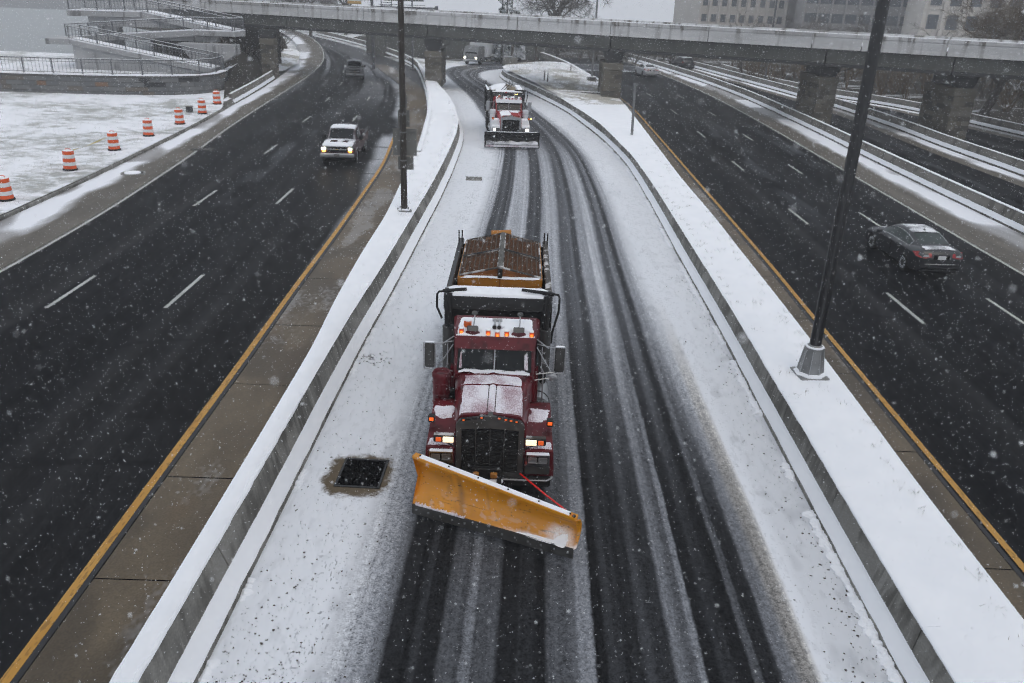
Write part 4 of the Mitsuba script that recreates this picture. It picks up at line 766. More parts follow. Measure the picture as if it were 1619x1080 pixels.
def tape(a, b, sag, label):
    k = np.linspace(0, 1, 14)[:, None]; c = a * (1 - k) + b * k; c[:, 2] -= sag * 4 * (k * (1 - k))[:, 0]
    w_ = .035 * np.stack([np.sin(k[:, 0] * 9) * .5, k[:, 0] * 0, np.cos(k[:, 0] * 9) * .5 + .5], 1)
    put('caution_tape', skin(np.stack([c - w_, c + w_ + [0, .004, 0], c + w_ + [0, .008, 0], c - w_ + [0, .004, 0]], 1)), 'mat_caution_yellow', label=label, category='tape', smooth=False)
tape(np.array([-22.9, 41.9, 1.15]), np.array([-23.55, 47.4, .98]), .07, 'yellow caution tape strung between two orange drums')
k = thing('utility_box', 'small dark utility box standing on the snowy lawn', 'box')
put('body', box((-24.8, 62.7, .38), (.42, .36, .36), .03), 'mat_dark_steel', parent=k); put('lid', box((-24.8, 62.7, .58), (.46, .40, .04), .012), 'mat_wall', parent=k)
k = thing('concrete_box', 'grey concrete utility box on the grass island beneath the bridge', 'box')
put('body', box((-1.55, 105.5, 1.3), (1.7, 1.1, .9), .04, rotz(.1)), 'mat_wall', parent=k, smooth=False); put('lid', box((-1.8, 105.5, 1.8), (1.1, 1.2, .12), .03, rotz(.1)), 'mat_pale_concrete', parent=k, smooth=False)
for x, y, h in ((2.2, 85.2, 1.0), (2.5, 84.4, .85), (5.4, 96.5, .75)):
    k = thing('stake', {1.0: 'weathered stake in dry grass beside its shorter twin', .85: 'shorter stake beside the taller weathered one', .75: 'lone dark stake higher up on the grass island'}[h], 'stake')
    z = float(isl_z(np.array([x]), np.array([y]))[0])
    put('shaft', tube([(x, y, z - .1), (x + .03, y, z + h)], [.06, .05], 7), 'mat_bark', parent=k); put('snow_tip', lathe([(.055, 0), (.04, .04)], 8, mov(x + .03, y, z + h)), 'mat_snow', parent=k)

# drain grates and gutter covers
k = thing('drain_grate', 'large black drain grate in a melted brown patch of the ramp snow', 'drain grate')
c0 = np.array([-3.08, 14.82, 0.0]); ang = -.03
Dg = Part(k, mov(*c0) @ rotz(ang))
for x in (-.45, .45): Dg('frame_bar', box((x, 0, .006), (.055, 1.12, .03), .006), 'mat_tar', smooth=False)
for y in (-.53, .53): Dg('frame_bar', box((0, y, .006), (.84, .055, .03), .006), 'mat_tar', smooth=False)
Dg('pit', box((0, 0, .0), (.86, 1.02, .008)), 'mat_pit', smooth=False)
for i in range(13): Dg('bar', box((-.39 + .065 * i, 0, .012), (.016, 1.0, .018)), 'mat_pit', smooth=False)
for y in (-.25, 0, .25): Dg('cross_bar', box((0, y, .016), (.82, .016, .018)), 'mat_pit', smooth=False)
k = thing('drain_grate', 'small snowy slotted grate farther up the ramp snow', 'drain grate')
Dg = Part(k, mov(-2.4, 44.2, 0) @ rotz(.04))
Dg('frame', box((0, 0, .01), (.86, .9, .02), .005), 'mat_wall', smooth=False)
for i in range(9): Dg('slot', box((-.34 + .085 * i, .1 * (-1) ** i * (i % 3 == 0), .018), (.04, .62, .012), 0, rotz(.35 * (-1) ** i)), 'mat_tar', smooth=False)
for (x, y), l_ in (((-20.05, 42.3), 'round manhole cover with a snow ring in the left gutter'), ((-19.0, 49.4), 'dark gutter grate beside the white edge line')):
    if y < 45:
        k = thing('manhole_cover', l_, 'manhole'); put('rim', lathe([(.62, 0), (.62, .03), (.5, .035), (.5, 0)], 24, mov(x, y, .004)), 'mat_wall', parent=k); put('lid', lathe([(.49, 0), (.49, .025), (.1, .028)], 24, mov(x, y, .004)), 'mat_dirty_black', parent=k); put('snow_ring', lathe([(.42, 0), (.4, .035), (.2, .05)], 20, mov(x - .05, y, .03)), 'mat_snow', parent=k)
    else:
        k = thing('drain_grate', l_, 'drain grate'); Dg = Part(k, mov(x, y, .006)); Dg('frame', box((0, 0, .01), (1.3, .8, .025), .005), 'mat_dirty_black', smooth=False)
        for i in range(6): Dg('bar', box((-.5 + .2 * i, 0, .028), (.06, .7, .02)), 'mat_wall', smooth=False)
# ------------------------------------------------------------------ trees
def branches(base, h, r, seed, levels=5, spread=0.6, n0=7, up=0.25, first=0.3, droop=0.0, rmin=0.012, fork=0):
    """Bare tree: (trunk mesh, limb mesh). Limbs fork again and again, thinner each time."""
    R = np.random.default_rng(seed); trunk, limbs = [], []
    base = np.array(base, float)
    top = base + [R.normal(0, .04 * h), R.normal(0, .04 * h), h * 0.42]
    trunk.append(tube([base - [0, 0, .2], base + (top - base) * .5 + [R.normal(0, .02 * h), 0, 0], top], [r * 1.15, r * .85, r * .7], 8))
    def grow(p, d, L, rr, lev):
        k = 4; pts = [p]; q = p.copy(); dd = d.copy()
        for _ in range(k):
            dd = dd + R.normal(0, .13, 3) + [0, 0, up * .14 - droop * lev * .05]; dd /= np.linalg.norm(dd)
            q = q + dd * L / k; pts.append(q)
        limbs.append(tube(pts, np.linspace(rr, rr * .5, k + 1), 5 if lev < 2 else 3, cap=False))
        if lev >= levels: return
        for _ in range(R.integers(2, 4) + (lev > 2) + fork):
            t = R.uniform(.35, 1.0); j = min(int(t * k), k - 1); o = pts[j] + (pts[j + 1] - pts[j]) * (t * k - j)
            a = np.cross(dd, R.normal(0, 1, 3)); a /= np.linalg.norm(a) + 1e-9
            nd = dd * (1 - spread * R.uniform(.5, 1.1)) + a * spread * R.uniform(.6, 1.2); nd /= np.linalg.norm(nd)
            grow(o, nd, L * R.uniform(.55, .8), max(rr * R.uniform(.45, .62), rmin), lev + 1)
    for i in range(n0):
        a = 2 * math.pi * (i + R.uniform(-.3, .3)) / n0; e = R.uniform(.45, 1.25)
        d = np.array([math.cos(a) * math.cos(e), math.sin(a) * math.cos(e), math.sin(e)])
        s = R.uniform(first, 1.0); o = base + (top - base) * (.55 + .45 * s)
        grow(o, d, h * R.uniform(.26, .36), r * R.uniform(.38, .55), 1)
    return cat(trunk), cat(limbs)
def tree(label, base, h, r, seed, bark='mat_bark', twig='mat_grey_twigs', name='bare_tree', group=None, **k):
    t, l = branches(base, h, r, seed, **k)
    key = thing(name, label, 'tree', group)
    put('trunk', t, bark, parent=key); put('crown', l, twig, parent=key, smooth=False)
tree('spreading bare tree with snow on its limbs under the bridge at the right', (43.4, 79.8, .1), 9.5, .42, 3, 'mat_snowy_bark', 'mat_snowy_bark', levels=5, spread=.72, n0=9, up=.05, first=.1)
tree('big rounded bare grey tree rising above the middle of the overpass', (5.4, 140, -.2), 15.5, .38, 5, levels=5, spread=.72, n0=16, up=.15, rmin=.022, fork=1)
for i, (x, y, h, s_) in enumerate(((-40.5, 165, 13.0, 11), (-45.5, 172, 13.5, 12), (-36.0, 176, 12.5, 13))):
    tree(('bare bushy tree above the overpass left of the gantry', 'left of the two bare trees above the overpass end', 'pale far bare tree next to the gantry board')[i], (x, y, -.2), h, .3, s_, levels=5, spread=.62, n0=11, rmin=.024, fork=1)
# wood behind the bridge at the right: each tree on its own
WD = [(28.5, 112), (32.5, 116), (36, 108), (38.5, 114), (42, 104), (44.5, 110), (46, 98), (49.5, 104), (52, 95), (41, 97), (54, 88), (57.5, 94), (49, 91), (60, 84), (63, 90), (34.5, 124), (56, 101), (66, 84), (70, 90), (61, 98), (39.5, 121), (45, 118), (67, 98), (73, 84), (75, 98), (58, 79), (64, 106)]
for i, (x, y) in enumerate(WD):
    near_b = x > 50
    tree('brown twiggy tree of the roadside wood beyond the overpass' if near_b else 'grey bare tree of the roadside wood beyond the overpass', (x, y, 0), rng.uniform(11.0, 14.0) if near_b else rng.uniform(6.5, 9.0), .2, 40 + i, 'mat_bark', 'mat_brown_twigs' if near_b else 'mat_grey_twigs', levels=5 if near_b else 4, spread=.55, n0=9, first=.0, rmin=.018, fork=1 if near_b else 0, group='brown trees of the wood beyond the overpass' if near_b else 'grey trees of the wood beyond the overpass')
def brush(poly, n, hmax, seed, label, m, name='undergrowth'):
    R = np.random.default_rng(seed); pg = sg.Polygon(poly); x0, y0, x1, y1 = pg.bounds; ms = []
    while len(ms) < n:
        x, y = R.uniform(x0, x1), R.uniform(y0, y1)
        if not pg.contains(sg.Point(x, y)): continue
        for _ in range(9):
            d = R.normal(0, .45, 2); h = hmax * R.uniform(.4, 1)
            ms.append(tube([(x, y, -.1), (x + d[0] * .4 * h, y + d[1] * .4 * h, h * .55), (x + d[0] * h + R.normal(0, .2), y + d[1] * h, h)], [.05, .035, .01], 3, cap=False))
    put(name, cat(ms), m, label=label, kind='stuff', smooth=False)
brush([(26, 108), (34, 94), (40, 84), (47, 76), (75, 76), (75, 110), (30, 126)], 1500, 5.0, 21, 'tangled dark brush under the roadside wood', 'mat_brown_twigs')
brush([(-28.5, 96), (-31, 112), (-40, 135), (-46, 135), (-40, 104), (-35, 92)], 900, 4.6, 22, 'dark brush on the bank under the bridge end', 'mat_bark')
brush([(-44, 80), (-37, 80), (-34, 88), (-44, 92)], 120, 2.2, 23, 'dark shrubbery behind the railing of the footway', 'mat_bark')
def conifer(label, base, h, w, seed, trunk_h=.8, dead=0):
    R = np.random.default_rng(seed); b = np.array(base, float); key = thing('evergreen_tree', label, 'tree')
    put('trunk', tube([b - [0, 0, .2], b + [0, 0, h * .95]], [.02 * h + .06, .02], 7), 'mat_bark', parent=key)
    V = []
    for i in range(900):
        t = R.uniform(0, 1) ** .8; z = trunk_h + (h - trunk_h) * t; rr = w * (1 - t * .9) * (0.75 + .25 * math.sin(z * 5)) * R.uniform(.25, 1)
        a = R.uniform(0, 2 * math.pi); c = b + [rr * math.cos(a), rr * math.sin(a), z - .15 * rr]
        L = R.uniform(.22, .5); d = np.array([math.cos(a), math.sin(a), -.25 + R.normal(0, .25)]); s = np.cross(d, [0, 0, 1]) * L * .42 + R.normal(0, .06, 3)
        V += [c - d * L * .5, c + s, c + d * L * .6, c - s + [0, 0, R.normal(0, .08)]]
    V = np.array(V); q = np.arange(len(V) // 4)[:, None] * 4
    put('crown', tm(V, np.vstack([q + [0, 1, 2], q + [0, 2, 3]])), 'mat_needles', parent=key, smooth=False)
conifer('snow dusted evergreen beside the box truck under the bridge', (-2.9, 117, -.1), 7.2, 2.6, 31)
conifer('evergreen next to the leaning trunk on the grass island', (-.9, 119.5, 0), 6.6, 2.0, 33)
conifer('evergreen whose top shows above the overpass', (-2.9, 146, -.2), 12.6, 3.0, 32, 3.0)
for x, y, dx, h, l_ in ((-1.35, 107.5, .05, 4.2, 'dark straight tree stem beside the concrete box'), (1.9, 116, -.8, 4.6, 'dark stem leaning left at the top of the grass island')):
    k = thing('dead_tree', l_, 'tree'); z = 1.0
    put('trunk', tube([(x, y, z - .3), (x + dx * .4, y, z + h * .5), (x + dx, y, z + h)], [.2, .16, .1], 8), 'mat_bark', parent=k)
    put('limb', tube([(x + dx * .6, y, z + h * .62), (x + dx * .6 + .5, y, z + h * .8), (x + dx * .6 + .7, y - .2, z + h)], [.07, .05, .02], 5), 'mat_bark', parent=k)

# weeds on the median snow, clods on the ramp snow
def tufts(pts, hmin, hmax, nb, seed, label, m, name, spread=.1):
    R = np.random.default_rng(seed); V = []
    for x, y, z in pts:
        for _ in range(nb):
            o = np.array([x + R.normal(0, spread), y + R.normal(0, spread), z - .01]); h = R.uniform(hmin, hmax)
            d = np.array([R.normal(0, .5), R.normal(0, .5), .8]) * h; s = R.normal(0, 1, 3) * [1, 1, .1]; s *= .005 / (np.linalg.norm(s) + 1e-6)
            V += [o - s, o + s, o + d]
    V = np.array(V); put(name, tm(V, np.arange(len(V)).reshape(-1, 3)), m, label=label, kind='stuff', smooth=False)
R_ = np.random.default_rng(99)
wp = []
for y, x in zip(np.linspace(36, 64, 46), np.interp(np.linspace(36, 64, 46), WALL_LT[:, 1], WALL_LT[:, 0])): wp.append((x + R_.uniform(.12, .5), y + R_.normal(0, .3), .83))
for y in np.linspace(33, 56, 36): wp.append((np.interp(y, LT_IN[:, 1], LT_IN[:, 0]) - R_.uniform(.15, .7), y, .83))
for y in np.linspace(9.5, 52, 50): wp.append((np.interp(y, MED_R[:, 1], MED_R[:, 0]) - abs(R_.normal(0, .35)) - .08, y, .82))
for _ in range(24):
    y = R_.uniform(9, 50); wp.append((R_.uniform(6.8, 8.2), y, .83))
for y in np.linspace(24, 40, 22): wp.append((6.75 + R_.uniform(.15, .4), y, .83))
tufts(wp, .03, .13, 16, 5, 'dry weeds poking through the median snow', 'mat_weed', 'weeds')
ip = []
for _ in range(1500):
    y = R_.uniform(79, 108); x = R_.uniform(-2, 8.3)
    if sg.Polygon(isl + ISL_R[::-1][2:]).contains(sg.Point(x, y)): ip.append((x, y, float(isl_z(np.array([x]), np.array([y]))[0])))
tufts(ip, .1, .32, 7, 6, 'dry grass blades on the island', 'mat_weed', 'dry_grass', .25)
lp = []
for _ in range(2600):
    y = R_.uniform(26, 69); x = R_.uniform(-44, -21.8)
    if x < np.interp(y, KERB[:, 1], KERB[:, 0]) - .3: lp.append((x, y, float(lawn_z(np.array([x]), np.array([y]))[0])))
tufts(lp, .04, .14, 7, 7, 'short grass blades through the lawn snow', 'mat_weed', 'grass', .2)
ico = trimesh.creation.icosphere(subdivisions=1); IV, IF = np.array(ico.vertices), np.array(ico.faces)
def lumps(pts, label, name, m):
    V, Fs = [], []
    for i, (x, y, z, r) in enumerate(pts):
        v = IV * (1 + R_.uniform(-.3, .3, (len(IV), 1))) * r * [R_.uniform(.8, 1.5), R_.uniform(.8, 1.4), .6]
        V.append(v + [x, y, z]); Fs.append(IF + i * len(IV))
    put(name, tm(np.vstack(V), np.vstack(Fs)), m, label=label, kind='stuff', smooth=False)
cp = []
for _ in range(1500):
    y = 9 + 22 * R_.uniform() ** 1.8; L = np.interp(y, RAMP_L[:, 1], RAMP_L[:, 0]); x = L + .12 + abs(R_.normal(.7, .75))
    if x < L + 2.2: cp.append((x, y, .002, .004 + .013 * R_.uniform() ** 3))
for _ in range(900):
    y = 9 + 20 * R_.uniform() ** 1.5; Rr = np.interp(y, RAMP_R[:, 1], RAMP_R[:, 0]); x = Rr - .06 - abs(R_.normal(0, .38))
    if x > Rr - 1.6: cp.append((x, y, .002, .004 + .015 * R_.uniform() ** 3))
for cx, cy in ((-3.9, 20.6),):
    for _ in range(70): cp.append((cx + R_.normal(0, .28), cy + R_.normal(0, .2), .004, R_.uniform(.008, .025)))
lumps(cp, 'dark clods and grit scattered over the ramp snow', 'gravel', 'mat_clod')
# the torn edge of snow that lies against the wall foot
sp = []
for y in np.arange(3, 58, .11):
    Rr = np.interp(y, RAMP_R[:, 1], RAMP_R[:, 0])
    if meshkit.noise(np.array([[y * .9, 1., 2.]]))[0] > .42: sp.append((Rr - .03 - .05 * R_.uniform(), y, .0, R_.uniform(.05, .12)))
for y in np.arange(3, 58, .16):
    Rr = np.interp(y, RAMP_L[:, 1], RAMP_L[:, 0])
    if meshkit.noise(np.array([[y * .9, 5., 2.]]))[0] > .6: sp.append((Rr + .05, y, -.01, R_.uniform(.05, .1)))
lumps(sp, 'ragged snow heaps lying against the wall feet', 'snow', 'mat_snow')

# ------------------------------------------------------------------ buildings beyond the bridge
def building(label, x0, x1, y, ztop, bay, floor, z0, fin, m, mp, ww, wh, ang=0.0, depth=24, strip=False):
    k = thing('office_building', label, 'building'); c = np.array([x0, y, 0]); Bp = Part(k, mov(*c) @ rotz(ang)); W = x1 - x0
    Bp('wall', box((W / 2, depth / 2, ztop / 2 - .5), (W, depth, ztop + 1)), m, smooth=False)
    nb = int(W / bay)
    if fin:
        for i in range(nb + 1): Bp('pilaster', box((i * W / nb, -.2, ztop / 2), (fin, .5, ztop), .03), mp, smooth=False)
    for j in range(int((ztop - z0) / floor)):
        z = z0 + j * floor
        Bp('string_course', box((W / 2, -.06, z - .45), (W, .14, .28)), mp, smooth=False)
        if strip:
            for i in range(max(1, nb // 3)):
                w_ = W / max(1, nb // 3)
                Bp('window', box(((i + .5) * w_, -.012, z + wh / 2), (w_ - .5, .05, wh)), 'mat_window_glass', smooth=False)
        else:
            for i in range(nb):
                if z + wh > ztop: continue
                a = (i + .5) * W / nb
                fr = Bp('window', cat([box((a - ww / 2 - .04, -.03, z + wh / 2), (.09, .1, wh + .16)), box((a + ww / 2 + .04, -.03, z + wh / 2), (.09, .1, wh + .16)), box((a, -.03, z - .04), (ww, .1, .09)), box((a, -.03, z + wh + .04), (ww, .1, .09))]), mp, smooth=False)
                put('pane', xf(box((a, -.004, z + wh / 2), (ww, .03, wh)), Bp.M), 'mat_window_glass', parent=fr, smooth=False)
building('pale beige office building with narrow pilasters above the overpass', 35.6, 53.2, 180, 24, 1.9, 3.0, 1.6, .42, 'mat_limestone', 'mat_limestone', 1.05, 1.45, 0.05)
building('dark stone office building with long window bands between two beige ones', 54.2, 74.5, 172, 26, 2.3, 3.4, 2.0, .3, 'mat_grey_stone', 'mat_grey_stone', 1.4, 1.7, -.12, strip=True)
building('beige office building with tall square windows at the right frame edge', 67.5, 116, 150, 26, 2.9, 3.7, 1.9, .55, 'mat_limestone', 'mat_limestone', 1.75, 2.3, -.26)

brush([(-22, 129), (-4, 129), (10, 124), (26, 124), (26, 150), (-20, 150)], 700, 5.0, 24, 'dark brush above the ramp bend', 'mat_bark')
# ------------------------------------------------------------------ snow plough trucks (own frame: grille at y = 0, tail towards +y, ground z = 0)
def tilt_quad(a, b, c, d, th):
    """Thin pane through four corners, th thick along its normal."""
    q = np.array([a, b, c, d], float); n = np.cross(q[1] - q[0], q[3] - q[0]); n /= np.linalg.norm(n)
    return hull(np.vstack([q, q + n * th]))
def drape(x0, x1, y0, y1, zf, h, seed, nx=26, ny=26, edge=.16, rough=.35, ridge=None):
    """Snow lying on a surface: a sheet that dips below it where the snow ends."""
    X, Yq = np.meshgrid(np.linspace(x0, x1, nx), np.linspace(y0, y1, ny))
    dx = np.minimum(X - x0, x1 - X) / ((x1 - x0) / 2); dy = np.minimum(Yq - y0, y1 - Yq) / ((y1 - y0) / 2)
    e = np.clip(np.minimum(dx, dy) / edge, 0, 1)
    nz = meshkit.fbm(np.stack([X * 5, Yq * 5, X * 0 + seed], -1), 3, seed) - .5
    t = e - .35 + rough * nz * (1.4 - .5 * e)
    if ridge is not None: t = t - ridge(X, Yq)
    Z = zf(X, Yq) + h * np.clip(t / .5, -1.2, 1.0)
    return skin(np.stack([X, Yq, Z], -1), False, False)
def wheel(add, x, y, r=.52, w=.30, rim='mat_dull_alloy', out=1):
    M = mov(x, y, r) @ roty(math.pi / 2) 
    t = add('wheel', xf(lathe([(r * .62, -w / 2), (r * .93, -w / 2), (r, -w * .36), (r, w * .36), (r * .93, w / 2), (r * .62, w / 2)], 28), M), 'mat_rubber')
    o = w / 2 * out
    put('rim', xf(xf(lathe([(r * .62, o * .98), (r * .56, o * .80), (r * .30, o * .55), (r * .20, o * .95), (.01, o * .98)], 22), M), add.M), rim, parent=t)
    for k in range(6):
        a = k * math.pi / 3
        put('lug', xf(xf(cyl((r * .33 * math.cos(a), r * .33 * math.sin(a), o * .5), (r * .33 * math.cos(a), r * .33 * math.sin(a), o * .85), .02, n=6), M), add.M), rim, parent=t)
def hood_top(x, y): 
    w = .68 + .15 * np.clip(y / 1.85, 0, 1)
    return 1.915 + .02 * np.clip(y, 0, 2) + .045 * (1 - (x / w) ** 2) + .02 * np.exp(-(x / .05) ** 2) - .16 * np.clip((abs(x) - (w - .14)) / .14, 0, 1) ** 2
def lit(add, name, mesh, rgb, m, parent=None, **k):
    return add(name, mesh, m, parent=parent, emitter=lamp(rgb), **k)
def plow_truck(label, x, y, heading, second=False):
    k = thing('snowplow_truck', label, 'truck'); A = Part(k, mov(x, y, 0) @ rotz(heading))
    paint, dusted = ('mat_bright_red_paint', 'mat_bright_red_dusted') if second else ('mat_red_paint', 'mat_red_dusted')
    # hood: rings from the grille to the windscreen
    rings = []
    for yy in np.linspace(.04, 1.88, 9):
        w = .68 + .15 * yy / 1.85; xs = np.linspace(-w, w, 25)
        rings.append([(-w, yy, 1.0), (-w - .01, yy, 1.55)] + [(q, yy, hood_top(q, yy)) for q in xs] + [(w + .01, yy, 1.55), (w, yy, 1.0)])
    hd = A('hood', skin(rings), paint, smooth=40)
    if not second:
        rd = lambda X, Yq: .9 * np.exp(-((np.abs(X) - .075) / .022) ** 2) + .5 * np.exp(-((Yq - 1.30) / .05) ** 2)
        A('hood_snow', drape(-.62, .62, .10, 1.30, lambda X, Yq: hood_top(X, Yq) + .002, .010, 3, 60, 50, .10, .5, rd), 'mat_thin_snow', parent=hd)
        A('hood_snow', drape(-.66, .60, 1.30, 1.74, lambda X, Yq: hood_top(X, Yq) + .002, .014, 5, 50, 24, .22, .8), 'mat_thin_snow', parent=hd)
        A('hood_crease', tube([(-.078, .12, hood_top(-.078, .12) + .004), (-.078, 1.28, hood_top(-.078, 1.28) + .004)], .007, 5), 'mat_black_paint', parent=hd)
        A('hood_crease', tube([(.078, .12, hood_top(.078, .12) + .004), (.078, 1.28, hood_top(.078, 1.28) + .004)], .007, 5), 'mat_black_paint', parent=hd)
    else:
        A('hood_snow', drape(-.66, .02, .04, 1.7, lambda X, Yq: hood_top(X, Yq) + .004, .03, 3, 30, 30, .12, .5), 'mat_snow', parent=hd)
        A('hood_snow', drape(.05, .62, 1.25, 1.75, lambda X, Yq: hood_top(X, Yq) + .004, .02, 4, 30, 30, .2, .8), 'mat_snow', parent=hd)
    # grille
    g = A('grille', prism(sg.Polygon([(-.66, .62), (.66, .62), (.67, 1.76), (.60, 1.86), (0, 1.965), (-.60, 1.86), (-.67, 1.76)]).difference(sg.Polygon([(-.56, .70), (.56, .70), (.56, 1.66), (0, 1.70), (-.56, 1.66)])), .10, mov(0, -.05, 0) @ XZY), 'mat_grille_steel' if not second else 'mat_dull_alloy', smooth=False)
    A('screen', box((0, .03, 1.18), (1.14, .02, 1.04)), 'mat_tar', parent=g, smooth=False)
    for xx in (-.28, 0, .28): A('grille_bar', box((xx, -.02, 1.18), (.014, .025, .97), .003), 'mat_grille_steel', parent=g, smooth=False)
    A('louvres', cat([box((0, .0, .73 + i * .031), (1.11, .03, .010), 0, rotx(.5)) for i in range(31)]), 'mat_dirty_black', parent=g, kind='stuff', smooth=False)
    for i, xx in enumerate((-.52, -.42, -.31, -.17, .17, .30, .40, .51)):
        z = 1.965 - abs(xx) * .19
        A('marker_housing', box((xx, -.025, z), (.10, .07, .055), .012), 'mat_black_paint', parent=g)
        if i in (0, 3, 4, 5, 6, 7): lit(A, 'marker_light', box((xx, -.064, z), (.05, .014, .03), .004), (.22, .03, .008), 'mat_amber_lens', g)
    A('hood_badge', hull([(-.03, -.06, 1.955), (.03, -.06, 1.955), (-.05, -.02, 2.0), (.05, -.02, 2.0), (-.04, .08, 2.0), (.04, .08, 2.0)]), 'mat_grille_steel', parent=g)
    # front wings
    for s in (-1, 1):
        pf = sg.Polygon([(-.03, .88), (-.03, 1.22), (.02, 1.27), (.13, 1.31), (.20, 1.37), (.36, 1.50), (.56, 1.60), (.74, 1.645), (1.05, 1.64), (1.32, 1.60), (1.6, 1.32), (1.74, .80), (1.55, .76), (.30, .60), (.02, .62)]).difference(sg.Point(.93, .54).buffer(.60))
        fm = prism(pf, .56, YZX); fm = xf(fm, mov(.70, 0, 0))
        fm.vertices[:, 0] -= (fm.vertices[:, 0] > 1.2) * .05 * np.clip((fm.vertices[:, 2] - 1.2) / .4, 0, 1)
        fm.vertices[:, 0] += (fm.vertices[:, 0] > 1.2) * .03 * np.clip((1.1 - fm.vertices[:, 2]) / .3, 0, 1)
        if s < 0: fm = xf(fm, np.diag([-1, 1, 1, 1.0]))
        wg = A('fender', fm, paint if not second else 'mat_white_paint', smooth=40)
        lo, hi = sorted((s * .71, s * 1.24))
        A('fender_snow', drape(lo, hi, .0, .17, lambda X, Yq: 1.265 + .3 * np.clip(Yq - .0, 0, .2), .022, 11 + s, 24, 14, .3, .7), 'mat_thin_snow' if not second else 'mat_snow', parent=wg)
        A('fender_snow', drape(lo + .03, hi - .05, .50, .98, lambda X, Yq: np.interp(Yq, [.36, .56, .74, 1.05], [1.50, 1.60, 1.645, 1.64]) - .004, .016, 14 + s, 40, 40, .45, 1.5), 'mat_thin_snow' if not second else 'mat_snow', parent=wg)
        hb = A('headlight', box((s * .955, -.045, 1.06), (.46, .10, .24), .02), 'mat_black_paint')
        A('bezel', prism(sg.box(-.235, -.125, .235, .125).difference(sg.box(-.21, -.095, .21, .085)), .03, mov(s * .955, -.125, 1.06) @ XZY), 'mat_chrome', parent=hb, smooth=False)
        A('bezel_snow', box((s * .955, -.09, 1.19), (.45, .10, .025), .01), 'mat_snow', parent=hb)
        for q in (-.105, .105):
            lm = box((s * .955 + q, -.105, 1.055), (.17, .02, .13), .008)
            if second and q * s > 0: lit(A, 'lens', lm, (9, 7.6, 5.2), 'mat_clear_lens', hb)
            else:
                A('lens', lm, 'mat_clear_lens' , parent=hb)
                A('lens_rim', prism(sg.box(-.088, -.07, .088, .07).difference(sg.box(-.07, -.052, .07, .052)), .012, mov(s * .955 + q, -.128, 1.055) @ XZY), 'mat_dull_alloy', parent=hb, smooth=False)
        A('corner_panel', box((s * .955, -.03, .79), (.50, .05, .20), .015), 'mat_grille_steel')
        if not second:
            lb = A('plow_light', box((s * .90, -.10, 1.475), (.40, .10, .15), .02), 'mat_black_paint')
            lit(A, 'lamp_lens', box((s * .81, -.155, 1.475), (.21, .02, .125), .008), WARM, 'mat_lamp_bulb', lb)
            lit(A, 'turn_lens', box((s * 1.0, -.155, 1.475), (.11, .02, .10), .008), (.16, .022, .006), 'mat_amber_lens', lb)
            A('bracket', tube([(s * .94, -.08, 1.41), (s * .68, -.02, 1.24)], .014, 6), 'mat_black_paint', parent=lb)
            A('bracket', tube([(s * .72, -.06, 1.48), (s * .66, -.02, 1.5)], .018, 6), 'mat_black_paint', parent=lb)
            A('lamp_snow', box((s * .90, -.09, 1.56), (.39, .09, .025), .01), 'mat_frosted_steel', parent=lb)
        tb = A('turn_signal', box((s * 1.17, .22, 1.735), (.13, .12, .15), .015), 'mat_black_paint')
        lit(A, 'turn_lens', box((s * 1.17, .155, 1.74), (.09, .015, .075), .006), (.34, .045, .008), 'mat_amber_lens', tb)
        # steps, tank
        st = A('step', box((s * 1.02, 2.25, .95), (.30, .75, .05), .01), 'mat_dull_alloy', smooth=False)
        A('tread_holes', cat([box((s * 1.02 - .11 + .073 * (i % 4), 1.95 + .085 * (i // 4), .978), (.035, .045, .006)) for i in range(32)]), 'mat_tar', parent=st, kind='stuff', smooth=False)
        A('step', box((s * 1.05, 2.25, .55), (.30, .75, .05), .01), 'mat_dull_alloy', smooth=False)
        A('fuel_tank', cyl((s * .98, 2.7, .72), (s * .98, 3.7, .72), .30, n=20), 'mat_dull_alloy')
        A('tank_strap', lathe([(.305, -.03), (.315, 0), (.305, .03)], 20, mov(s * .98, 3.0, .72) @ rotx(math.pi / 2)), 'mat_black_paint')
        # mirrors
        mx = s * 1.40
        mh = A('mirror', box((mx, 2.04, 2.27), (.21, .075, .58), .03), 'mat_dull_alloy' if second else 'mat_grille_steel')
        A('mirror_face', box((mx, 2.083, 2.27), (.17, .012, .52), .004), 'mat_glass_dark', parent=mh)
        A('mirror_rim', tube([(mx - .12, 2.0, 1.96), (mx - .12, 2.0, 2.58), (mx + .12, 2.0, 2.58), (mx + .12, 2.0, 1.96), (mx - .12, 2.0, 1.96)], .014, 6), 'mat_dull_alloy', parent=mh)
        A('mirror_snow', box((mx, 2.04, 2.575), (.19, .08, .03), .012), 'mat_snow', parent=mh)
        cv = A('convex_mirror', lathe([(.01, -.05), (.07, -.04), (.10, 0), (.01, .01)], 14, mov(s * 1.27, 2.0, 1.86) @ rotx(-math.pi / 2)), 'mat_dull_alloy')
        for a, b in (((s * .90, 2.2, 2.55), (mx - s * .12, 2.0, 2.56)), ((s * .90, 2.1, 2.52), (s * 1.27, 2.0, 1.92)), ((s * .90, 1.95, 1.95), (mx - s * .1, 2.0, 1.99)), ((s * .90, 2.3, 2.62), (s * 1.16, 2.05, 2.52)), ((s * 1.02, 2.1, 2.53), (s * 1.02, 2.02, 1.97)), ((s * .88, 1.9, 1.83), (s * 1.27, 2.0, 1.86))):
            A('mirror_strut', tube([a, b], .012, 5), 'mat_dull_alloy')
    # bumper, hitch, frame, wheels
    bp = A('bumper', box((0, -.02, .52), (2.46, .16, .20), .03), 'mat_dirty_black')
    A('bumper_edge', tube([(-.1, -.13, .60), (.9, -.13, .60), (1.16, -.12, .60), (1.26, -.04, .62), (1.27, .1, .62)], .018, 6), 'mat_dull_alloy', parent=bp)
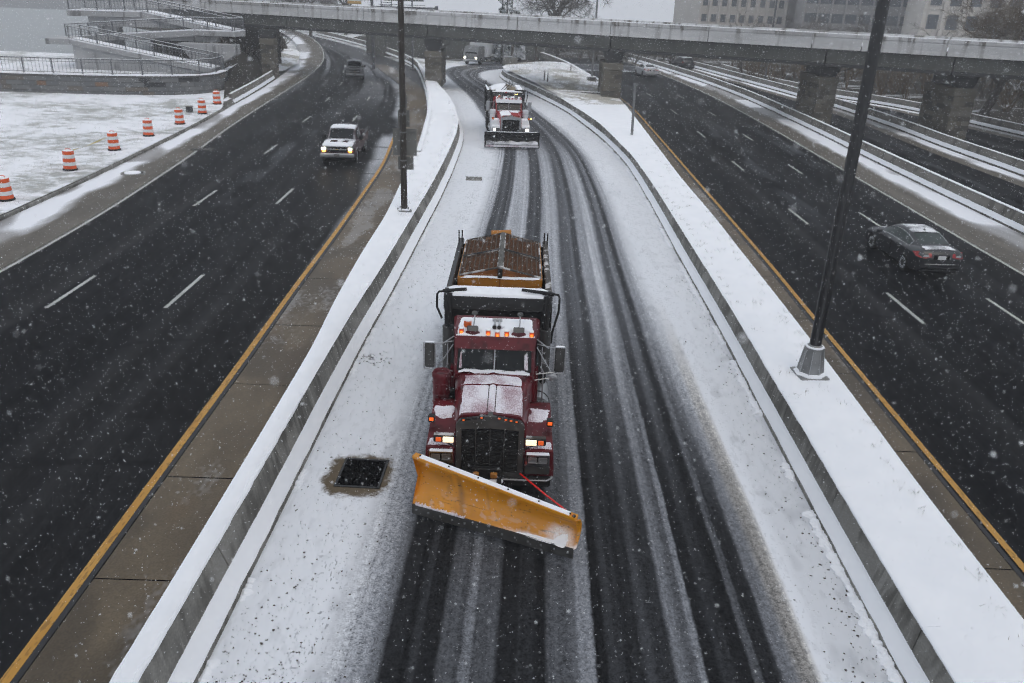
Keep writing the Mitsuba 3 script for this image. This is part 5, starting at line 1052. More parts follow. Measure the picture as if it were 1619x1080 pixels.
    for s in (-1, 1): A('frame_rail', box((s * .43, 4.4, .82), (.10, 8.4, .26)), 'mat_dirty_black', smooth=False)
    for s in (-1, 1):
        wheel(A, s * 1.03, .93, .53, .30, out=s)
        for yy in (6.0, 7.35):
            wheel(A, s * .93, yy, .52, .56, out=s)
    A('axle', cyl((-1.0, .93, .53), (1.0, .93, .53), .07), 'mat_dirty_black')
    A('engine_block', box((0, .95, 1.0), (1.1, 1.7, .9), .05), 'mat_dirty_black')
    # cab
    W0, W1, W2 = .86, .90, .99
    cab = A('cab', hull([(s * w, yy, z) for s in (-1, 1) for w, yy, z in ((W0, 1.88, 1.0), (W0, 1.88, 1.97), (W0 - .03, 2.14, 2.55), (W0 - .06, 2.20, 2.66), (W2 - .10, 2.5, 2.75), (W2 - .10, 3.2, 2.76), (W2 - .01, 3.32, 2.66), (W2, 3.34, 2.0), (W2, 3.34, .95), (W1, 1.9, .95))]), paint, smooth=False)
    A('cowl', hull([(s * w, yy, z) for s in (-1, 1) for w, yy, z in ((.86, 1.80, 1.86), (.86, 1.98, 1.97), (.83, 1.80, 1.955), (.84, 1.95, 2.02))]), paint, parent=cab)
    A('sun_visor', hull([(s * w, yy, z) for s in (-1, 1) for w, yy, z in ((.86, 1.93, 2.50), (.86, 1.95, 2.515), (.88, 2.16, 2.70), (.88, 2.19, 2.69), (.86, 2.00, 2.49))]), 'mat_white_paint' if second else paint, parent=cab)
    for s in (-1, 1):
        a, b = sorted((s * .03, s * .79))
        wf = A('windshield', tilt_quad((a, 1.886, 2.035), (b, 1.886, 2.035), (b * .985, 2.105, 2.50), (a * .985, 2.105, 2.50), -.008), 'mat_glass_dark', parent=cab, smooth=False)
        A('gasket', tube([(a, 1.878, 2.03), (b, 1.878, 2.03), (b * .985, 2.10, 2.505), (a * .985, 2.10, 2.505), (a, 1.878, 2.03)], .016, 6), 'mat_black_paint', parent=cab)
        A('wiper', tube([(s * .12, 1.85, 2.03), (s * .40, 1.862, 2.075), (s * .66, 1.872, 2.10)], .010, 5), 'mat_black_paint', parent=cab)
        A('door', hull([(s * (W1 + .055), yy, z) for yy, z in ((2.05, 1.05), (3.1, 1.05), (3.1, 2.0), (2.05, 1.98))] + [(s * (W1 - .05), yy, z) for yy, z in ((2.05, 1.05), (3.1, 1.05), (3.1, 2.0), (2.05, 1.98))]), paint, parent=cab, smooth=False)
        A('door_window', hull([(s * .955, 2.15, 2.06), (s * .99, 3.05, 2.06), (s * .945, 3.05, 2.52), (s * .92, 2.30, 2.50), (s * .90, 2.15, 2.06), (s * .90, 3.05, 2.5)]), 'mat_glass_dark', parent=cab, smooth=False)
        A('grab_rail', tube([(s * 1.0, 1.95, 1.2), (s * 1.06, 1.97, 1.3), (s * 1.06, 1.99, 2.0), (s * 1.0, 2.0, 2.1)], .016, 6), 'mat_dull_alloy', parent=cab)
    A('centre_strip', tube([(0, 1.872, 2.02), (0, 2.10, 2.51)], .016, 6), 'mat_dull_alloy', parent=cab)
    A('windshield_snow', drape(-.77, .77, 1.80, 1.90, lambda X, Yq: 2.02 + .0 * X, .03, 21, 60, 8, .2, 1.2), 'mat_snow', parent=cab)
    if not second:
        for xs in ((-.76, -.70), (.64, .73)):
            A('windshield_frost', tilt_quad((xs[0], 1.895, 2.06), (xs[1], 1.895, 2.06), (xs[1] * .985 - .02, 2.05, 2.40), (xs[0] * .985 + .01, 2.03, 2.36), .02), 'mat_thin_snow', parent=cab, smooth=False)
    roof_z = lambda X, Yq: 2.665 + .085 * np.clip((Yq - 2.17) / .33, 0, 1) + .01 * np.clip(Yq - 2.5, 0, 1)
    holes = lambda X, Yq: 1.5 * np.exp(-(((X + .50) / .17) ** 2 + ((Yq - 2.34) / .10) ** 2) ** 2) + 1.5 * np.exp(-(((X - .50) / .17) ** 2 + ((Yq - 2.34) / .10) ** 2) ** 2) + 1.0 * np.exp(-(((X - .12) / .06) ** 2 + ((Yq - 2.5) / .05) ** 2) ** 2)
    A('roof_snow', drape(-.85, .85, 2.18, 3.05, roof_z, .045, 8, 80, 60, .14, .4, holes), 'mat_snow', parent=cab)
    for xx, yy in ((-.74, 2.30), (-.16, 2.27), (.04, 2.23), (.24, 2.26), (.78, 2.26)):
        z = float(roof_z(xx, yy))
        cl = A('cab_light', hull([(xx + a, yy + b, z + c) for a in (-.05, .05) for b, c in ((-.05, -.01), (.09, 0), (-.03, .10), (.06, .10))]), 'mat_amber_lens' if not second else 'mat_red_lens', parent=cab)
        if not second: A('cab_light_base', box((xx, yy + .01, z + .0), (.12, .16, .03), .01), 'mat_dull_alloy', parent=cab); lit(A, 'cab_light_bulb', box((xx, yy - .055, z + .045), (.055, .018, .055), .008), (1.0, .18, .015), 'mat_amber_lens', cab)
        A('cab_light_snow', box((xx, yy + .02, z + .115), (.09, .10, .03), .012), 'mat_snow', parent=cab)
    for xx in (-.50, .50):
        A('work_light', box((xx, 2.30, 2.82), (.24, .09, .11), .02), 'mat_grille_steel', parent=cab); A('work_light_lens', box((xx, 2.252, 2.82), (.21, .012, .085), .004), 'mat_sign_back', parent=cab)
        A('work_light_stalk', tube([(xx, 2.34, 2.80), (xx + .02, 2.62, 2.86), (xx + .02, 2.72, 2.98)], .014, 6), 'mat_dull_alloy', parent=cab)
        A('dome_mirror', lathe([(.01, .05), (.06, .035), (.075, 0), (.05, -.02), (.01, -.03)], 14, mov(xx + .02, 2.74, 3.0)), 'mat_grille_steel', parent=cab)
    for xx in (-.03, .07):
        A('air_horn', lathe([(.052, 0), (.050, .015), (.032, .06), (.022, .2), (.02, .42), (.035, .46), (.01, .48)], 14, mov(xx, 2.38, 2.83) @ rotx(-math.pi / 2)), 'mat_chrome', parent=cab)
        A('horn_mouth', lathe([(.044, 0), (.01, .01)], 12, mov(xx, 2.376, 2.83) @ rotx(-math.pi / 2)), 'mat_tar', parent=cab)
    A('horn_bracket', box((.02, 2.80, 2.83), (.22, .05, .09), .015), 'mat_dull_alloy', parent=cab)
    A('beacon', lathe([(.085, 0), (.085, .10), (.06, .14), (.01, .15)], 16, mov(-.62, 2.50, 2.79)), 'mat_amber_lens', parent=cab)
    A('beacon_snow', lathe([(.07, .12), (.06, .16), (.01, .18)], 12, mov(-.62, 2.50, 2.79)), 'mat_snow', parent=cab)
    # air cleaners and exhaust stacks
    for s in ((-1, 1) if second else (-1,)):
        ax = s * 1.10; mm = 'mat_white_paint' if second else paint
        ac = A('air_cleaner', lathe([(.02, 1.22), (.13, 1.23), (.19, 1.34), (.19, 1.98), (.205, 1.985), (.205, 2.06), (.18, 2.11), (.15, 2.10), (.13, 2.06), (.01, 2.06)], 26, mov(ax, 1.60, 0)), mm)
        for z in (1.40, 1.62, 1.86): A('strap', lathe([(.192, -.02), (.200, 0), (.192, .02)], 26, mov(ax, 1.60, z)), paint if not second else 'mat_dull_alloy', parent=ac)
        A('intake_elbow', tube([(ax + s * -.02, 1.6, 1.65), (ax - s * .12, 1.62, 1.60), (ax - s * .30, 1.68, 1.55)], [.11, .12, .12], 12), 'mat_black_paint', parent=ac)
    for s in (-1, 1):
        es = A('exhaust_stack', tube([(s * 1.12, 3.5, 1.0), (s * 1.12, 3.5, 2.95), (s * 1.12, 3.62, 3.12)], .075, 14), 'mat_dirty_black')
        A('heat_shield', lathe([(.135, 1.3), (.14, 1.32), (.14, 2.35), (.135, 2.37)], 16, mov(s * 1.12, 3.5, 0)), 'mat_grille_steel', parent=es)
    # dump body
    db = A('dump_body', box((-.02, 4.02, 2.05), (2.36, .10, 1.70), .02), 'mat_dirty_black', smooth=False)
    for s in (-1, 1):
        A('side_board', box((s * 1.19, 6.4, 2.05), (.09, 4.8, 1.62), .02), 'mat_dirty_black', parent=db, smooth=False)
        A('top_rail', box((s * 1.20, 6.4, 2.88), (.15, 4.8, .12), .03), 'mat_frosted_steel' if s > 0 else 'mat_black_paint', parent=db)
        if second: A('rail_snow', drape(s * 1.2 - .07, s * 1.2 + .07, 4.1, 8.7, lambda X, Yq: 2.945 + 0 * X, .02, 31 + s, 6, 60, .3, .9), 'mat_snow', parent=db)
        for yy in np.linspace(4.4, 8.5, 7): A('side_rib', box((s * 1.26, yy, 2.0), (.07, .10, 1.55), .012), 'mat_dirty_black', parent=db, smooth=False)
        for dx in (-.045, .045): A('stake_post', box((s * 1.21 + dx, 8.45, 3.05), (.035, .05, .42), .008), 'mat_black_paint', parent=db, smooth=False)
    A('floor', box((0, 6.4, 1.2), (2.3, 4.8, .12)), 'mat_dirty_black', parent=db, smooth=False)
    A('tailgate', box((0, 8.8, 2.0), (2.42, .09, 1.5), .02), 'mat_dirty_black', parent=db, smooth=False)
    hz = 2.80
    ch = A('cab_shield', hull([(s * w, yy, z) for s in (-1, 1) for w, yy, z in ((1.27, 3.86, 2.64), (1.27, 3.86, 2.96), (1.27, 4.35, 3.0), (1.27, 4.35, 2.86), (1.25, 3.90, 2.62))]), 'mat_dark_steel', parent=db, smooth=False)
    A('shield_lip', box((0, 3.853, 2.65), (2.52, .03, .035), .008), 'mat_black_paint', parent=db, smooth=False)
    A('shield_snow', drape(-1.25, 1.22, 3.875, 4.42, lambda X, Yq: 2.965 + .08 * (Yq - 3.86), .05, 9, 90, 30, .20, .30), 'mat_snow', parent=db)
    # tarp bows at both ends of the shield
    tl = A('tarp_arm', tube([(-1.10, 3.95, 3.06), (-1.38, 3.88, 3.06), (-1.42, 3.86, 3.0), (-1.42, 3.78, 2.72), (-1.30, 3.76, 2.44)], .026, 8), 'mat_black_paint', parent=db)
    A('tarp_arm', tube([(.62, 4.05, 3.10), (1.1, 3.98, 3.10), (1.40, 3.88, 3.08), (1.43, 3.86, 3.0), (1.42, 3.80, 2.70), (1.30, 3.76, 2.2), (1.28, 3.78, 1.9)], .028, 8), 'mat_black_paint', parent=db)
    A('tarp_roller', tube([(-1.3, 4.02, 3.03), (-.75, 4.1, 3.06)], .045, 8), 'mat_black_paint', parent=db)
    A('tarp_roller', tube([(.55, 4.2, 3.05), (1.3, 4.02, 3.04)], .05, 8), 'mat_black_paint', parent=db)
    A('clearance_light', box((1.12, 3.7, 2.05), (.08, .05, .08), .015), 'mat_red_lens', parent=db)
    if not second:
        sp = A('spreader_hopper', hull([(s * w, yy, z) for s in (-1, 1) for w, yy, z in ((1.02, 5.25, 2.62), (1.02, 5.25, 2.96), (.35, 5.4, 1.5), (1.02, 8.35, 2.96), (1.02, 8.35, 2.62), (.35, 8.2, 1.5))]), 'mat_salt_rust', smooth=False)
        A('front_panel', box((0, 5.22, 2.78), (2.08, .05, .42), .012), 'mat_hopper_orange', parent=sp, smooth=False)
        A('panel_seam', box((0, 5.19, 2.78), (.02, .012, .41)), 'mat_salt_rust', parent=sp, smooth=False)
        A('rear_panel', box((0, 8.38, 2.78), (2.08, .05, .42), .012), 'mat_hopper_orange', parent=sp, smooth=False)
        for s in (-1, 1): A('side_panel', box((s * 1.035, 6.8, 2.80), (.04, 3.15, .36), .01), 'mat_hopper_orange', parent=sp, smooth=False)
        ridge = 3.24
        A('salt_load', hull([(s * w, yy, z) for s in (-1, 1) for w, yy, z in ((.98, 5.3, 2.97), (.98, 8.3, 2.97), (.05, 5.4, ridge - .10), (.05, 8.2, ridge - .10))]), 'mat_salt_rust', parent=sp, smooth=False)
        rg = A('ridge_beam', box((0, 6.8, ridge), (.10, 3.1, .06), .012), 'mat_frosted_steel', parent=sp, smooth=False)
        A('ridge_teeth', cat([box((0, 5.35 + .1 * i, ridge + .038), (.115, .035, .02)) for i in range(30)]), 'mat_sign_back', parent=rg, kind='stuff', smooth=False)
        for s in (-1, 1):
            for ya, yb in ((5.28, 6.76), (6.84, 8.34)):
                pt = lambda u, v: np.array([s * (.06 + .95 * u), ya + (yb - ya) * v, ridge - .01 - (ridge - 3.02) * u])
                sc = A('screen_frame', tube([pt(0, 0), pt(1, 0), pt(1, 1), pt(0, 1), pt(0, 0)], .026, 6), 'mat_frosted_steel', parent=sp, smooth=False)
                rods = [tube([pt(u, 0), pt(u, 1)], .016, 5) for u in np.linspace(.12, .9, 7)] + [tube([pt(0, v), pt(1, v)], .009, 4) for v in np.linspace(.05, .95, 16)]
                A('screen_rods', cat(rods), 'mat_rust_rod', parent=sc, kind='stuff', smooth=False)
        A('cross_beam', tube([(-1.03, 6.8, 3.0), (0, 6.8, ridge), (1.03, 6.8, 3.0)], .04, 8), 'mat_black_paint', parent=sp)
        A('latch', box((.0, 5.22, 3.1), (.12, .10, .22), .02), 'mat_dirty_black', parent=sp)
        A('edge_snow', drape(-1.0, 1.0, 5.18, 5.30, lambda X, Yq: 2.99 + 0 * X, .02, 41, 60, 6, .2, 1.2), 'mat_snow', parent=sp)
        sm = A('spinner_motor', cyl((-.34, 8.62, 3.10), (.22, 8.62, 3.14), .13, n=16), 'mat_hopper_orange'); A('motor_mount', box((-.05, 8.62, 2.96), (.9, .22, .08), .02), 'mat_hopper_orange', parent=sm)
    else:
        A('cab_shield_lamp', box((.63, 3.84, 2.86), (.22, .05, .10), .015), 'mat_black_paint', parent=db); lit(A, 'amber_lamp', box((.63, 3.808, 2.86), (.16, .012, .07), .004), (4.5, 2.4, .35), 'mat_lamp_bulb', db)
        A('red_reflector', box((-.06, 3.84, 2.95), (.13, .04, .09), .012), 'mat_red_lens', parent=db)
        A('load', drape(-1.15, 1.15, 4.4, 8.7, lambda X, Yq: 2.72 + .45 * (1 - (X / 1.15) ** 2) * np.sin(np.clip((Yq - 4.3) / 4.4, 0, 1) * math.pi) , .06, 51, 40, 40, .1, .6), 'mat_tan_load', parent=db)
        A('load_snow', drape(-1.2, .1, 4.3, 6.4, lambda X, Yq: 2.93 + .30 * (1 - (X / 1.15) ** 2) * np.sin(np.clip((Yq - 4.3) / 4.4, 0, 1) * math.pi), .10, 52, 40, 40, .15, .8), 'mat_snow', parent=db)
        A('load_snow', drape(.75, 1.2, 4.3, 7.5, lambda X, Yq: 3.0 + 0 * X, .12, 53, 20, 40, .2, .7), 'mat_snow', parent=db)
        for q in (-.1, .1, .3): A('tarp_bow', tube([(q - .3, 4.3, 3.02), (q + .2, 5.5, 3.32), (q + .3, 7, 3.40)], .025, 6), 'mat_black_paint', parent=db)
        for s in (-1, 1): A('headboard_post', box((s * 1.15, 4.2, 2.9), (.14, .3, .75), .03), 'mat_white_paint', parent=db)
        A('side_turn_lamp', box((1.34, .35, 1.72), (.10, .08, .12), .015), 'mat_black_paint'); lit(A, 'turn_lens', box((1.34, .302, 1.72), (.075, .012, .085), .004), (6.0, 2.6, .25), 'mat_lamp_bulb')
    return k, A
def moldboard(add, L0, R0, zL, zR, m, edge_m, snow_edge, z0=.14, lean=.30, end_curl=False):
    """Curved blade between its two bottom corners (x, y in the truck's frame), zL and zR tall."""
    L0, R0 = np.array(L0, float), np.array(R0, float); d = R0 - L0; Ln = np.linalg.norm(d); d /= Ln; n = np.array([d[1], -d[0]])   # n: forwards
    n = n if n[1] < 0 else -n
    us, ts = np.linspace(0, 1, 25), np.linspace(0, 1, 15)
    def pt(u, t, off=0.0):
        h = (zL * (1 - u) + zR * u); c = L0 + d * Ln * u
        # concave: bottom and top forwards, middle back; lean: the top sits farther back
        dep = .34 * h * (4 * t * (1 - t)) * .62 + lean * h * t * .5 - .12 * h * t ** 3
        p2 = c - n * (dep + off)
        return [p2[0], p2[1], z0 + .20 + (h - .20) * t]
    front = [[pt(u, t) for t in ts] for u in us]; back = [[pt(u, t, .03) for t in ts] for u in us]
    V = [f + b[::-1] for f, b in zip(front, back)]
    bl = add('plow_blade', skin(V), m, smooth=40)
    add('top_flange', skin([[pt(u, 1, -.015), np.array(pt(u, 1, -.015)) + [0, 0, .05], np.array(pt(u, 1, .13)) + [0, 0, .05], pt(u, 1, .13)] for u in us]), m, parent=bl, smooth=False)
    add('flange_snow', skin([[np.array(pt(u, 1, .005)) + [0, 0, .045], np.array(pt(u, 1, .01)) + [0, 0, .066], np.array(pt(u, 1, .12)) + [0, 0, .064], np.array(pt(u, 1, .12)) + [0, 0, .045]] for u in us[1:-1]]), 'mat_snow', parent=bl, smooth=False)
    for i, u in enumerate(np.linspace(.04, .96, 6)): add('flange_bolt', box(np.array(pt(u, 1, .06)) + [0, 0, .068], (.03, .03, .02)), 'mat_dirty_black', parent=bl, smooth=False)
    ed = add('cutting_edge', skin([[np.array(pt(u, 0, -.02)) * [1, 1, 0] + [0, 0, z0], np.array(pt(u, 0, -.012)) + [0, 0, .01], np.array(pt(u, 0, .03)) + [0, 0, .01], np.array(pt(u, 0, .03)) * [1, 1, 0] + [0, 0, z0]] for u in us]), edge_m, parent=bl, smooth=False)
    for u in np.linspace(.03, .97, 13): add('edge_bolt', xf(lathe([(.022, 0), (.018, .02), (.005, .022)], 8, rotx(math.pi / 2)), mov(*(np.array(pt(u, 0, -.02)) * [1, 1, 0] + [0, 0, z0 + .11]))), 'mat_dull_alloy', parent=bl)
    for u in np.linspace(.02, .98, 7):
        t4 = ts; ring = 0
        w2 = np.r_[d * .012, 0]
        add('rib', skin([[np.array(pt(u, t, .031)) - w2, np.array(pt(u, t, .031)) + w2, np.array(pt(u, t, .13)) + w2, np.array(pt(u, t, .13)) - w2] for t in t4]), m, parent=bl, smooth=False)
    return bl, pt, d, n, us, ts
k1, A1 = plow_truck('dark red dump truck with yellow angled plow blade nearest the camera', -.36, 14.0, 0.0)
bl, pt, d_, n_, us, ts = moldboard(A1, (-1.45, -.72), (1.61, -1.93), 1.22, .80, 'mat_plow_yellow', 'mat_grille_steel', True)
A1('edge_frost', skin([[np.array(pt(u, .0, -.012 - .01 * R_.uniform())) + [0, 0, .005], np.array(pt(u, .0, -.02)) + [0, 0, .025 + .03 * R_.uniform()], np.array(pt(u, .01 + .05 * R_.uniform(), .01))] for u in np.linspace(.02, .34, 40)]), 'mat_thin_snow', parent=bl, smooth=False)
# snow caught in the forward corner of the blade
def heap(u0, u1, t1, h):
    U, Tt = np.meshgrid(np.linspace(u0, u1, 26), np.linspace(0, t1, 18)); Vv = np.zeros(U.shape + (3,))
    for i in np.ndindex(U.shape):
        e = min((U[i] - u0) / (u1 - u0) * 1.6, 1) * np.clip((u1 - U[i]) / (u1 - u0) * 9, 0, 1) * np.clip(1 - Tt[i] / t1 * (1.25 - .5 * (U[i] - u0) / (u1 - u0)), -.4, 1)
        nz_ = meshkit.fbm(np.array([U[i] * 30, Tt[i] * 12, 1.0]), 3, 4) - .5
        Vv[i] = pt(U[i], Tt[i], -(h * (e + .28 * nz_ - .16)))
    return skin(Vv, False, False)
A1('blade_snow', heap(.86, .955, .26, .05), 'mat_snow', parent=bl); A1('blade_snow', heap(.62, .90, .07, .03), 'mat_snow', parent=bl)
ec = np.array(pt(1, 0)); A1('end_plate', skin([[pt(1, t, -.012), pt(1, t, .03), np.array(pt(1, t, .05)) + [.05, 0.02, 0], np.array(pt(1, t, .0)) + [.05, 0.02, 0]] for t in ts]), 'mat_plow_yellow', parent=bl, smooth=False)
for yy in (-.42, .42):
    A1('push_arm', box((yy, -.38, .46), (.10, .62, .12), .02), 'mat_dirty_black', parent=bl); A1('lift_cylinder', cyl((yy * .5, -.15, .66), (yy * .5, -.5, .60), .05), 'mat_dirty_black', parent=bl)
A1('hitch_plate', box((-.05, -.16, .74), (.6, .14, .3), .02), 'mat_dirty_black', parent=bl); A1('hitch_snow', box((.15, -.24, .62), (.28, .1, .08), .03), 'mat_snow', parent=bl)
A1('hitch_block', box((-.25, -.25, .76), (.12, .08, .12), .02), 'mat_hopper_orange', parent=bl); A1('hitch_block', box((.1, -.25, .76), (.14, .08, .12), .02), 'mat_hopper_orange', parent=bl)
e1 = np.array(pt(.985, 1, .03)) + [0, 0, .05]
A1('marker_rod', tube([(.62, -.20, .79), (e1 + (.62, -.20, .79)) / 2 + [0, 0, -.015], e1], .017, 8), 'mat_red_plastic', parent=bl); A1('rod_cap', lathe([(.03, -.03), (.03, .03)], 8, mov(*e1)), 'mat_dirty_black', parent=bl)
k2, A2 = plow_truck('bright red dump truck with black straight plow farther up the ramp', -.62, 54.6, 0.10, True)
bl2, pt2, *_ = moldboard(A2, (-1.78, -1.35), (1.78, -1.35), .92, .92, 'mat_dirty_black', 'mat_black_paint', True, z0=.12, lean=.4)
A2('blade_snow', skin([[pt2(u, 0.0, -.05 - .02 * R_.uniform()), pt2(u, .08, -.16), pt2(u, .2, -.12), pt2(u, .24 + .06 * math.sin(u * 9) * math.sin(u * 23), -.02), pt2(u, .28 + .06 * math.sin(u * 9) * math.sin(u * 23), .03)] for u in np.linspace(.03, .97, 40)], False, False), 'mat_thin_snow_grey', parent=bl2)
A2('edge_frost', skin([[np.array(pt2(u, 0, -.05)) + [0, 0, -.02], np.array(pt2(u, 0, -.05)) + [0, 0, -.14]] for u in np.linspace(.02, .98, 20)], False, False), 'mat_thin_snow', parent=bl2, smooth=False)
for q in (-.42, .42): A2('push_arm', box((q, -.62, .55), (.10, 1.2, .12), .02), 'mat_dirty_black', parent=bl2)
# ------------------------------------------------------------------ cars (own frame: front at y = 0, tail towards +y)
def ring_body(st):
    """Lower body from stations (y, half width, z under, z shoulder, z top, half width of the top)."""
    R = []
    for y, w, zu, zs, zt, wt in st:
        h = [(0, zu), (w * .86, zu), (w * .97, zu + .10), (w, zs - .12), (w * .985, zs), (wt, zt), (wt * .5, zt + .02), (0, zt + .028)]
        R.append([(x, y, z) for x, z in h] + [(-x, y, z) for x, z in h[-2:0:-1]])
    yy = np.array([s[0] for s in st]); q = np.linspace(yy[0], yy[-1], 40); R = np.array(R)
    return skin(np.stack([PchipInterpolator(yy, R.reshape(len(yy), -1)[:, j])(q) for j in range(R.shape[1] * 3)], 1).reshape(40, R.shape[1], 3))
def cabin(st):
    """Greenhouse: returns (mesh, point(j, y, off)); j runs 0..6 across from the left foot over the roof to the right foot."""
    yy = np.array([s[0] for s in st]); R = []
    for y, wb, zb, wt, zt in st:
        R.append([(-wb, y, zb), (-wt - .015, y, zt - .07), (-wt + .10, y, zt), (0, y, zt + .025), (wt - .10, y, zt), (wt + .015, y, zt - .07), (wb, y, zb)])
    R = np.array(R); I = PchipInterpolator(yy, R.reshape(len(yy), -1))
    q = np.unique(np.r_[np.linspace(yy[0], yy[-1], 34), yy])
    def pt(j, y):
        c = I(y).reshape(7, 3); k = min(int(j), 5); return c[k] + (c[k + 1] - c[k]) * (j - k)
    def off(j, y, o):
        e = 1e-3; p = pt(j, y); n = np.cross(pt(j + e if j < 5.9 else j, y) - pt(j - e if j > .1 else j, y), pt(j, min(y + e, yy[-1])) - pt(j, max(y - e, yy[0])))
        n /= np.linalg.norm(n) + 1e-12; c = np.array([0, (yy[0] + yy[-1]) / 2, .9]); n = n if n @ (p - c) > 0 else -n
        return p + n * o
    return skin([I(y).reshape(7, 3) for y in q], True), off
def pane(off, ya, yb, ja, jb, o=.012, n=9):
    """Window that follows the cabin's skin; ja, jb may be functions of s in 0..1 along y."""
    f = lambda g, s: g(s) if callable(g) else g
    F = [[off(f(ja, s) + (f(jb, s) - f(ja, s)) * t, ya + (yb - ya) * s, o) for t in np.linspace(0, 1, 9)] for s in np.linspace(0, 1, n)]
    return skin(F, False, False)
def arches(m, ys, r, w, zc=None):
    B = man(m)
    for y in ys:
        c = m3.Manifold.cylinder(w * 2.4, r * 1.12, r * 1.12, 28).rotate([0, 90, 0]).translate([-w * 1.2, y, zc or r])
        inner = m3.Manifold.cube([w * 1.3, r * 3, r * 3], True).translate([0, y, r])
        B = B - (c - inner)
    return unman(B)
def road_car(label, x, y, heading, kind, paint, glass='mat_glass_dark', lights=False, tail=(0.25, .01, .008), snow=True, detail=True):
    k = thing({'sedan': 'sedan_car', 'pickup': 'pickup_truck', 'suv': 'suv_car'}[kind], label, {'sedan': 'car', 'pickup': 'pickup truck', 'suv': 'car'}[kind])
    A = Part(k, mov(x, y, 0) @ rotz(heading))
    if kind == 'sedan':
        L, W, r, axles = 4.87, .925, .335, (.97, 3.82)
        body = ring_body([(0, .60, .24, .56, .62, .45), (.12, .80, .20, .66, .72, .62), (.55, .90, .19, .76, .86, .72), (1.35, .925, .19, .90, .99, .78), (2.5, .925, .19, .95, 1.0, .80), (3.7, .925, .20, .99, 1.05, .78), (4.3, .905, .22, 1.0, 1.115, .74), (4.70, .86, .26, .98, 1.10, .68), (4.87, .76, .34, .86, .90, .62)])
        cb, off = cabin([(1.25, .80, .94, .74, .99), (1.7, .83, .94, .66, 1.24), (2.15, .85, .96, .61, 1.42), (2.75, .86, .97, .61, 1.475), (3.25, .86, .98, .60, 1.43), (3.75, .84, .99, .61, 1.29), (4.35, .76, 1.02, .66, 1.115)])
        panes = [('windshield', 1.42, 2.06, 1.95, 4.05), ('rear_window', 3.42, 4.15, 1.95, 4.05)]
        for s in (0, 1):
            jj = (lambda a, b: (a, b)) if s == 0 else (lambda a, b: (6 - b, 6 - a))
            panes += [('door_window', 1.72, 2.62, *jj(.22, .90)), ('door_window', 2.70, 3.42, *jj(.22, .90)), ('quarter_window', 3.47, 3.78, *jj(.28, .80))]
    elif kind == 'suv':
        L, W, r, axles = 4.7, .92, .36, (.9, 3.65)
        body = ring_body([(0, .70, .32, .72, .84, .55), (.12, .84, .26, .80, .94, .66), (.6, .91, .24, .90, 1.04, .74), (1.2, .92, .24, 1.0, 1.10, .78), (3.0, .92, .24, 1.04, 1.10, .80), (4.4, .91, .28, 1.05, 1.12, .78), (4.7, .86, .36, 1.0, 1.08, .74)])
        cb, off = cabin([(1.1, .82, 1.04, .76, 1.10), (1.5, .84, 1.04, .70, 1.42), (1.9, .86, 1.05, .66, 1.66), (3.0, .87, 1.05, .66, 1.73), (4.2, .86, 1.05, .65, 1.70), (4.45, .84, 1.05, .68, 1.45), (4.65, .82, 1.05, .74, 1.12)])
        panes = [('windshield', 1.2, 1.78, 1.95, 4.05), ('rear_window', 4.28, 4.56, 1.95, 4.05)]
        for s in (0, 1):
            jj = (lambda a, b: (a, b)) if s == 0 else (lambda a, b: (6 - b, 6 - a))
            panes += [('door_window', 1.6, 2.5, *jj(.22, .88)), ('door_window', 2.56, 3.4, *jj(.22, .88)), ('quarter_window', 3.46, 4.15, *jj(.25, .85))]
    else:
        L, W, r, axles = 5.65, .98, .39, (.98, 4.55)
        body = ring_body([(0, .82, .42, .86, .98, .72), (.10, .93, .34, .92, 1.06, .80), (.5, .97, .32, 1.0, 1.14, .84), (1.45, .98, .32, 1.06, 1.19, .84), (2.4, .98, .32, 1.08, 1.16, .84), (3.2, .98, .34, 1.08, 1.12, .86), (3.35, .98, .38, .72, .74, .86), (5.3, .98, .44, .72, .74, .86), (5.65, .96, .50, .72, .74, .84)])
        cb, off = cabin([(1.42, .86, 1.10, .80, 1.17), (1.75, .88, 1.10, .76, 1.42), (2.15, .90, 1.10, .72, 1.76), (2.6, .90, 1.10, .73, 1.83), (3.1, .90, 1.10, .73, 1.80), (3.28, .90, 1.10, .77, 1.68), (3.38, .88, 1.10, .80, 1.2)])
        panes = [('windshield', 1.50, 2.05, 1.95, 4.05), ('rear_window', 3.2, 3.35, 1.95, 4.05)]
        for s in (0, 1):
            jj = (lambda a, b: (a, b)) if s == 0 else (lambda a, b: (6 - b, 6 - a))
            panes += [('door_window', 1.95, 2.62, *jj(.18, .88)), ('door_window', 2.68, 3.15, *jj(.18, .88))]
    b = A('body', arches(body, axles, r, W), paint, smooth=38)
    A('cabin', cb, paint, parent=b, smooth=38)
    for nm, ya, yb, ja, jb in panes: A(nm, pane(off, ya, yb, ja, jb), glass, smooth=40)
